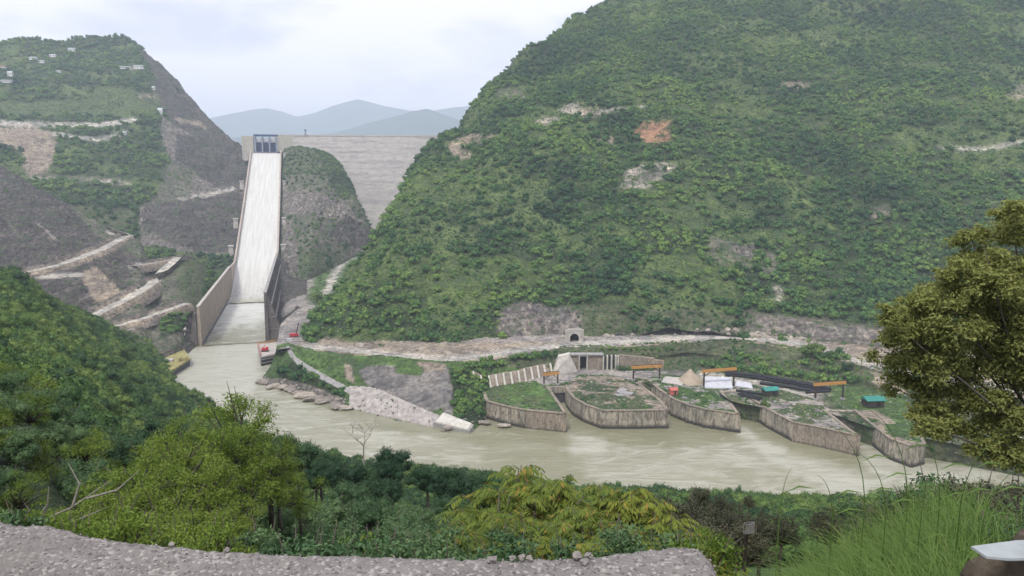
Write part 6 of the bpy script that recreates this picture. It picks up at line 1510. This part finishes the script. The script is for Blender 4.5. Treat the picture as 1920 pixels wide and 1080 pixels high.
# the big olive green tree on the right
def big_tree():
    tt = 21.0
    spec = [(1700, 610, 62), (1760, 575, 60), (1690, 680, 60), (1740, 650, 75), (1800, 600, 80), (1860, 520, 72), (1830, 470, 50), (1900, 440, 62), (1960, 420, 80), (1880, 590, 90), (1960, 520, 100), (1780, 700, 85), (1870, 690, 95), (1720, 750, 62), (1790, 790, 68), (1870, 780, 82), (1960, 650, 120), (1960, 780, 100), (1840, 845, 40), (1905, 850, 48), (1740, 800, 40), (2080, 500, 120), (2080, 700, 130), (1690, 620, 40), (1675, 590, 30), (1790, 520, 40), (1720, 570, 34), (1670, 640, 34), (1840, 545, 50), (2040, 400, 90), (1900, 395, 36)]
    g = np.random.RandomState(8); base = W(1990, 900, tt); o0 = np.array([base[0], base[1] + .3, nz_(base[0], base[1])])
    L_ = []
    for x, y, rr in spec: p = W(x, y, tt + g.uniform(-1.3, 1.3)); L_.append((p - o0, rr / F * tt * .92))
    o = thing('olive_tree', 'large yellow olive tree reaching in from the right edge', 'tree', o0)
    sub = []
    for c_, q_ in L_:
        for _ in range(22):
            d_ = g.randn(3); d_ /= np.linalg.norm(d_); sub.append((c_ + d_ * q_ * g.uniform(.3, 1.0) * [1, 1, .85], q_ * g.uniform(.18, .42)))
    v1 = crown_arrays(77, sub, 150000, .060, flat=.75, jit=(.2, 1.3), asp=.42, up=.6)
    link('crown', merge([(*v1, 0)], 'crown', [M_right]), o)
    m = MB(); fork = np.array([.1, 0, 2.2]); m.tube([(0, 0, -.6), (.08, 0, .9), tuple(fork)], [.26, .21, .17], 10); m.build('trunk', M_bark, o, True)
    for c, q in L_[:24]:
        mid = (fork + c) / 2 + g.randn(3) * .2 - [0, 0, .25]; m = MB(); m.tube([tuple(fork), tuple(mid), tuple(c), tuple(c + (c - mid) * .35)], [.06, .04, .02, .006], 6); m.build('limb', M_bark, o, True)
big_tree()
# tall grass at the right
def grass(name, n, seed, region, Lb, wdt, mat, lean=(-.25, .1), mode=None):
    g = np.random.RandomState(seed); Vs, Fs = [], []; n_ = 0; K = 5; P0, T0 = [], []
    while len(P0) < n:
        x = g.uniform(region[0], region[1]); tt = g.uniform(region[2], region[3]) ; p = W(x, 900, tt)
        if mode is not None and g.rand() > mode(x, tt): continue
        P0.append((p[0], p[1]))
    P0 = np.array(P0); zz = np.array([nz_(a, b) for a, b in P0]); az = g.uniform(0, 6.28, n); L_ = g.uniform(*Lb, n); cur = g.uniform(.25, 1.0, n)
    dx = np.cos(az) * .6 + lean[0] * 1.2 + .35 * g.randn(n); dy = np.sin(az) * .5 + lean[1]; s = np.linspace(0, 1, K + 1)
    V = np.zeros((n, K + 1, 2, 3)); wx, wy = -np.sin(az), np.cos(az)
    for j, f in enumerate(s):
        cx = P0[:, 0] + dx * L_ * (.25 * f + cur * .55 * f * f); cy = P0[:, 1] + dy * L_ * (.25 * f + cur * .5 * f * f); cz = zz + L_ * (f - .42 * cur * f * f * f) * .95; w = wdt * (1 - f ** 1.6) * (.6 + .4 * (f > 0)) + .0006
        V[:, j, 0] = np.stack([cx - wx * w, cy - wy * w, cz], 1); V[:, j, 1] = np.stack([cx + wx * w, cy + wy * w, cz], 1)
    V = V.reshape(-1, 3); b = (np.arange(n) * (K + 1) * 2)[:, None]; j = (np.arange(K) * 2)[None]; a = (b + j).ravel(); Fq = np.stack([a, a + 1, a + 3, a + 2], 1)
    o = link(name, new_mesh(name, V, Fq, mat)); o['kind'] = 'stuff'; return o
gd = lambda x, tt: np.interp(x, [1330, 1420, 1800, 1900], [.35, 1, 1, .12])
grass('tall_grass', 13000, 3, (1330, 1960, 2.9, 6.6), (.3, .68), .0036, M_grass, mode=gd)
grass('verge_grass', 2600, 4, (1300, 1850, 6.6, 11), (.5, .95), .006, M_grass, mode=gd)
# long arching seed stems
for k, (x, y, h_, le) in enumerate(((1620, 960, .62, -.3), (1700, 960, .75, -.32), (1760, 965, .55, -.2), (1800, 955, .5, .3), (1560, 985, .35, -.2), (1460, 985, .4, .1), (1840, 1000, .5, .35), (1720, 1040, .5, .02), (1660, 975, .5, -.35))):
    p = W(x, y, 4.6); m = MB(); pts = [(le * h_ * 1.6 * f * f, 0, h_ * (1.3 * f - .35 * f * f * f)) for f in np.linspace(0, 1, 8)]; pts = [(0, 0, -.7)] + pts
    st_ = thing('grass_stem', 'long arching grass stem rising above the tall grass', 'grass stem', p, None, 'arching grass stems'); m.tube(pts, [.004] + [.0035 * (1 - .7 * f) for f in np.linspace(0, 1, 8)], 5); m.build('stalk', M_grass, st_)
    for f in (.35, .6):
        m = MB(); q = pts[int(f * 8)]; m.add([q, (q[0] + .1, .0, q[2] + .052), (q[0] + .22, .0, q[2] + .03), (q[0] + .1, -.01, q[2] + .045)], [(0, 1, 2, 3)]); m.build('blade', M_grass, st_)

# ordinals for the repeats one can tell apart by their place only
ORD = ['leftmost', 'second from the left', 'third from the left', 'fourth from the left', 'fifth from the left', 'sixth from the left', 'seventh from the left', 'eighth from the left', 'ninth from the left', 'tenth from the left', 'eleventh from the left', 'twelfth from the left', 'thirteenth from the left', 'fourteenth from the left', 'fifteenth from the left', 'sixteenth from the left', 'seventeenth from the left', 'eighteenth from the left', 'nineteenth from the left', 'twentieth from the left', 'twenty-first from the left', 'twenty-second from the left', 'twenty-third from the left', 'twenty-fourth from the left', 'twenty-fifth from the left']
bpy.context.view_layer.update()
for grp, txt in (('yellow green shrubs behind the parapet', 'yellow green shrub with drooping leaflets, %s behind the parapet'), ('light green trees on the left', 'bright yellow green tree, %s in front of the dark growth'),
                 ('trees on the far hill crest', 'dark little tree on the far left hill crest, %s'), ('grey shrubs by the tall grass', 'grey brown shrub, %s beside the tall grass'), ('bushes behind the tall grass', 'dark bush behind the tall grass, %s under the olive tree'),
                 ('boulders at the water line', 'grey waterside boulder, %s along the river bank toe'), ('trees on the left near slope', 'green tree on the left side of the near slope, %s'), ('arching grass stems', 'long arching grass stem, %s above the tall grass'), ('loose stones on the parapet', 'loose stone on the edge of the parapet, %s')):
    L_ = [q for q in SC.objects if q.get('group') == grp]; L_.sort(key=lambda q: proj(np.array(q.location[:]))[0])
    if len(L_) <= 25:
        for q, w_ in zip(L_, ORD): q['label'] = txt % (w_ if q is not L_[-1] else 'rightmost')
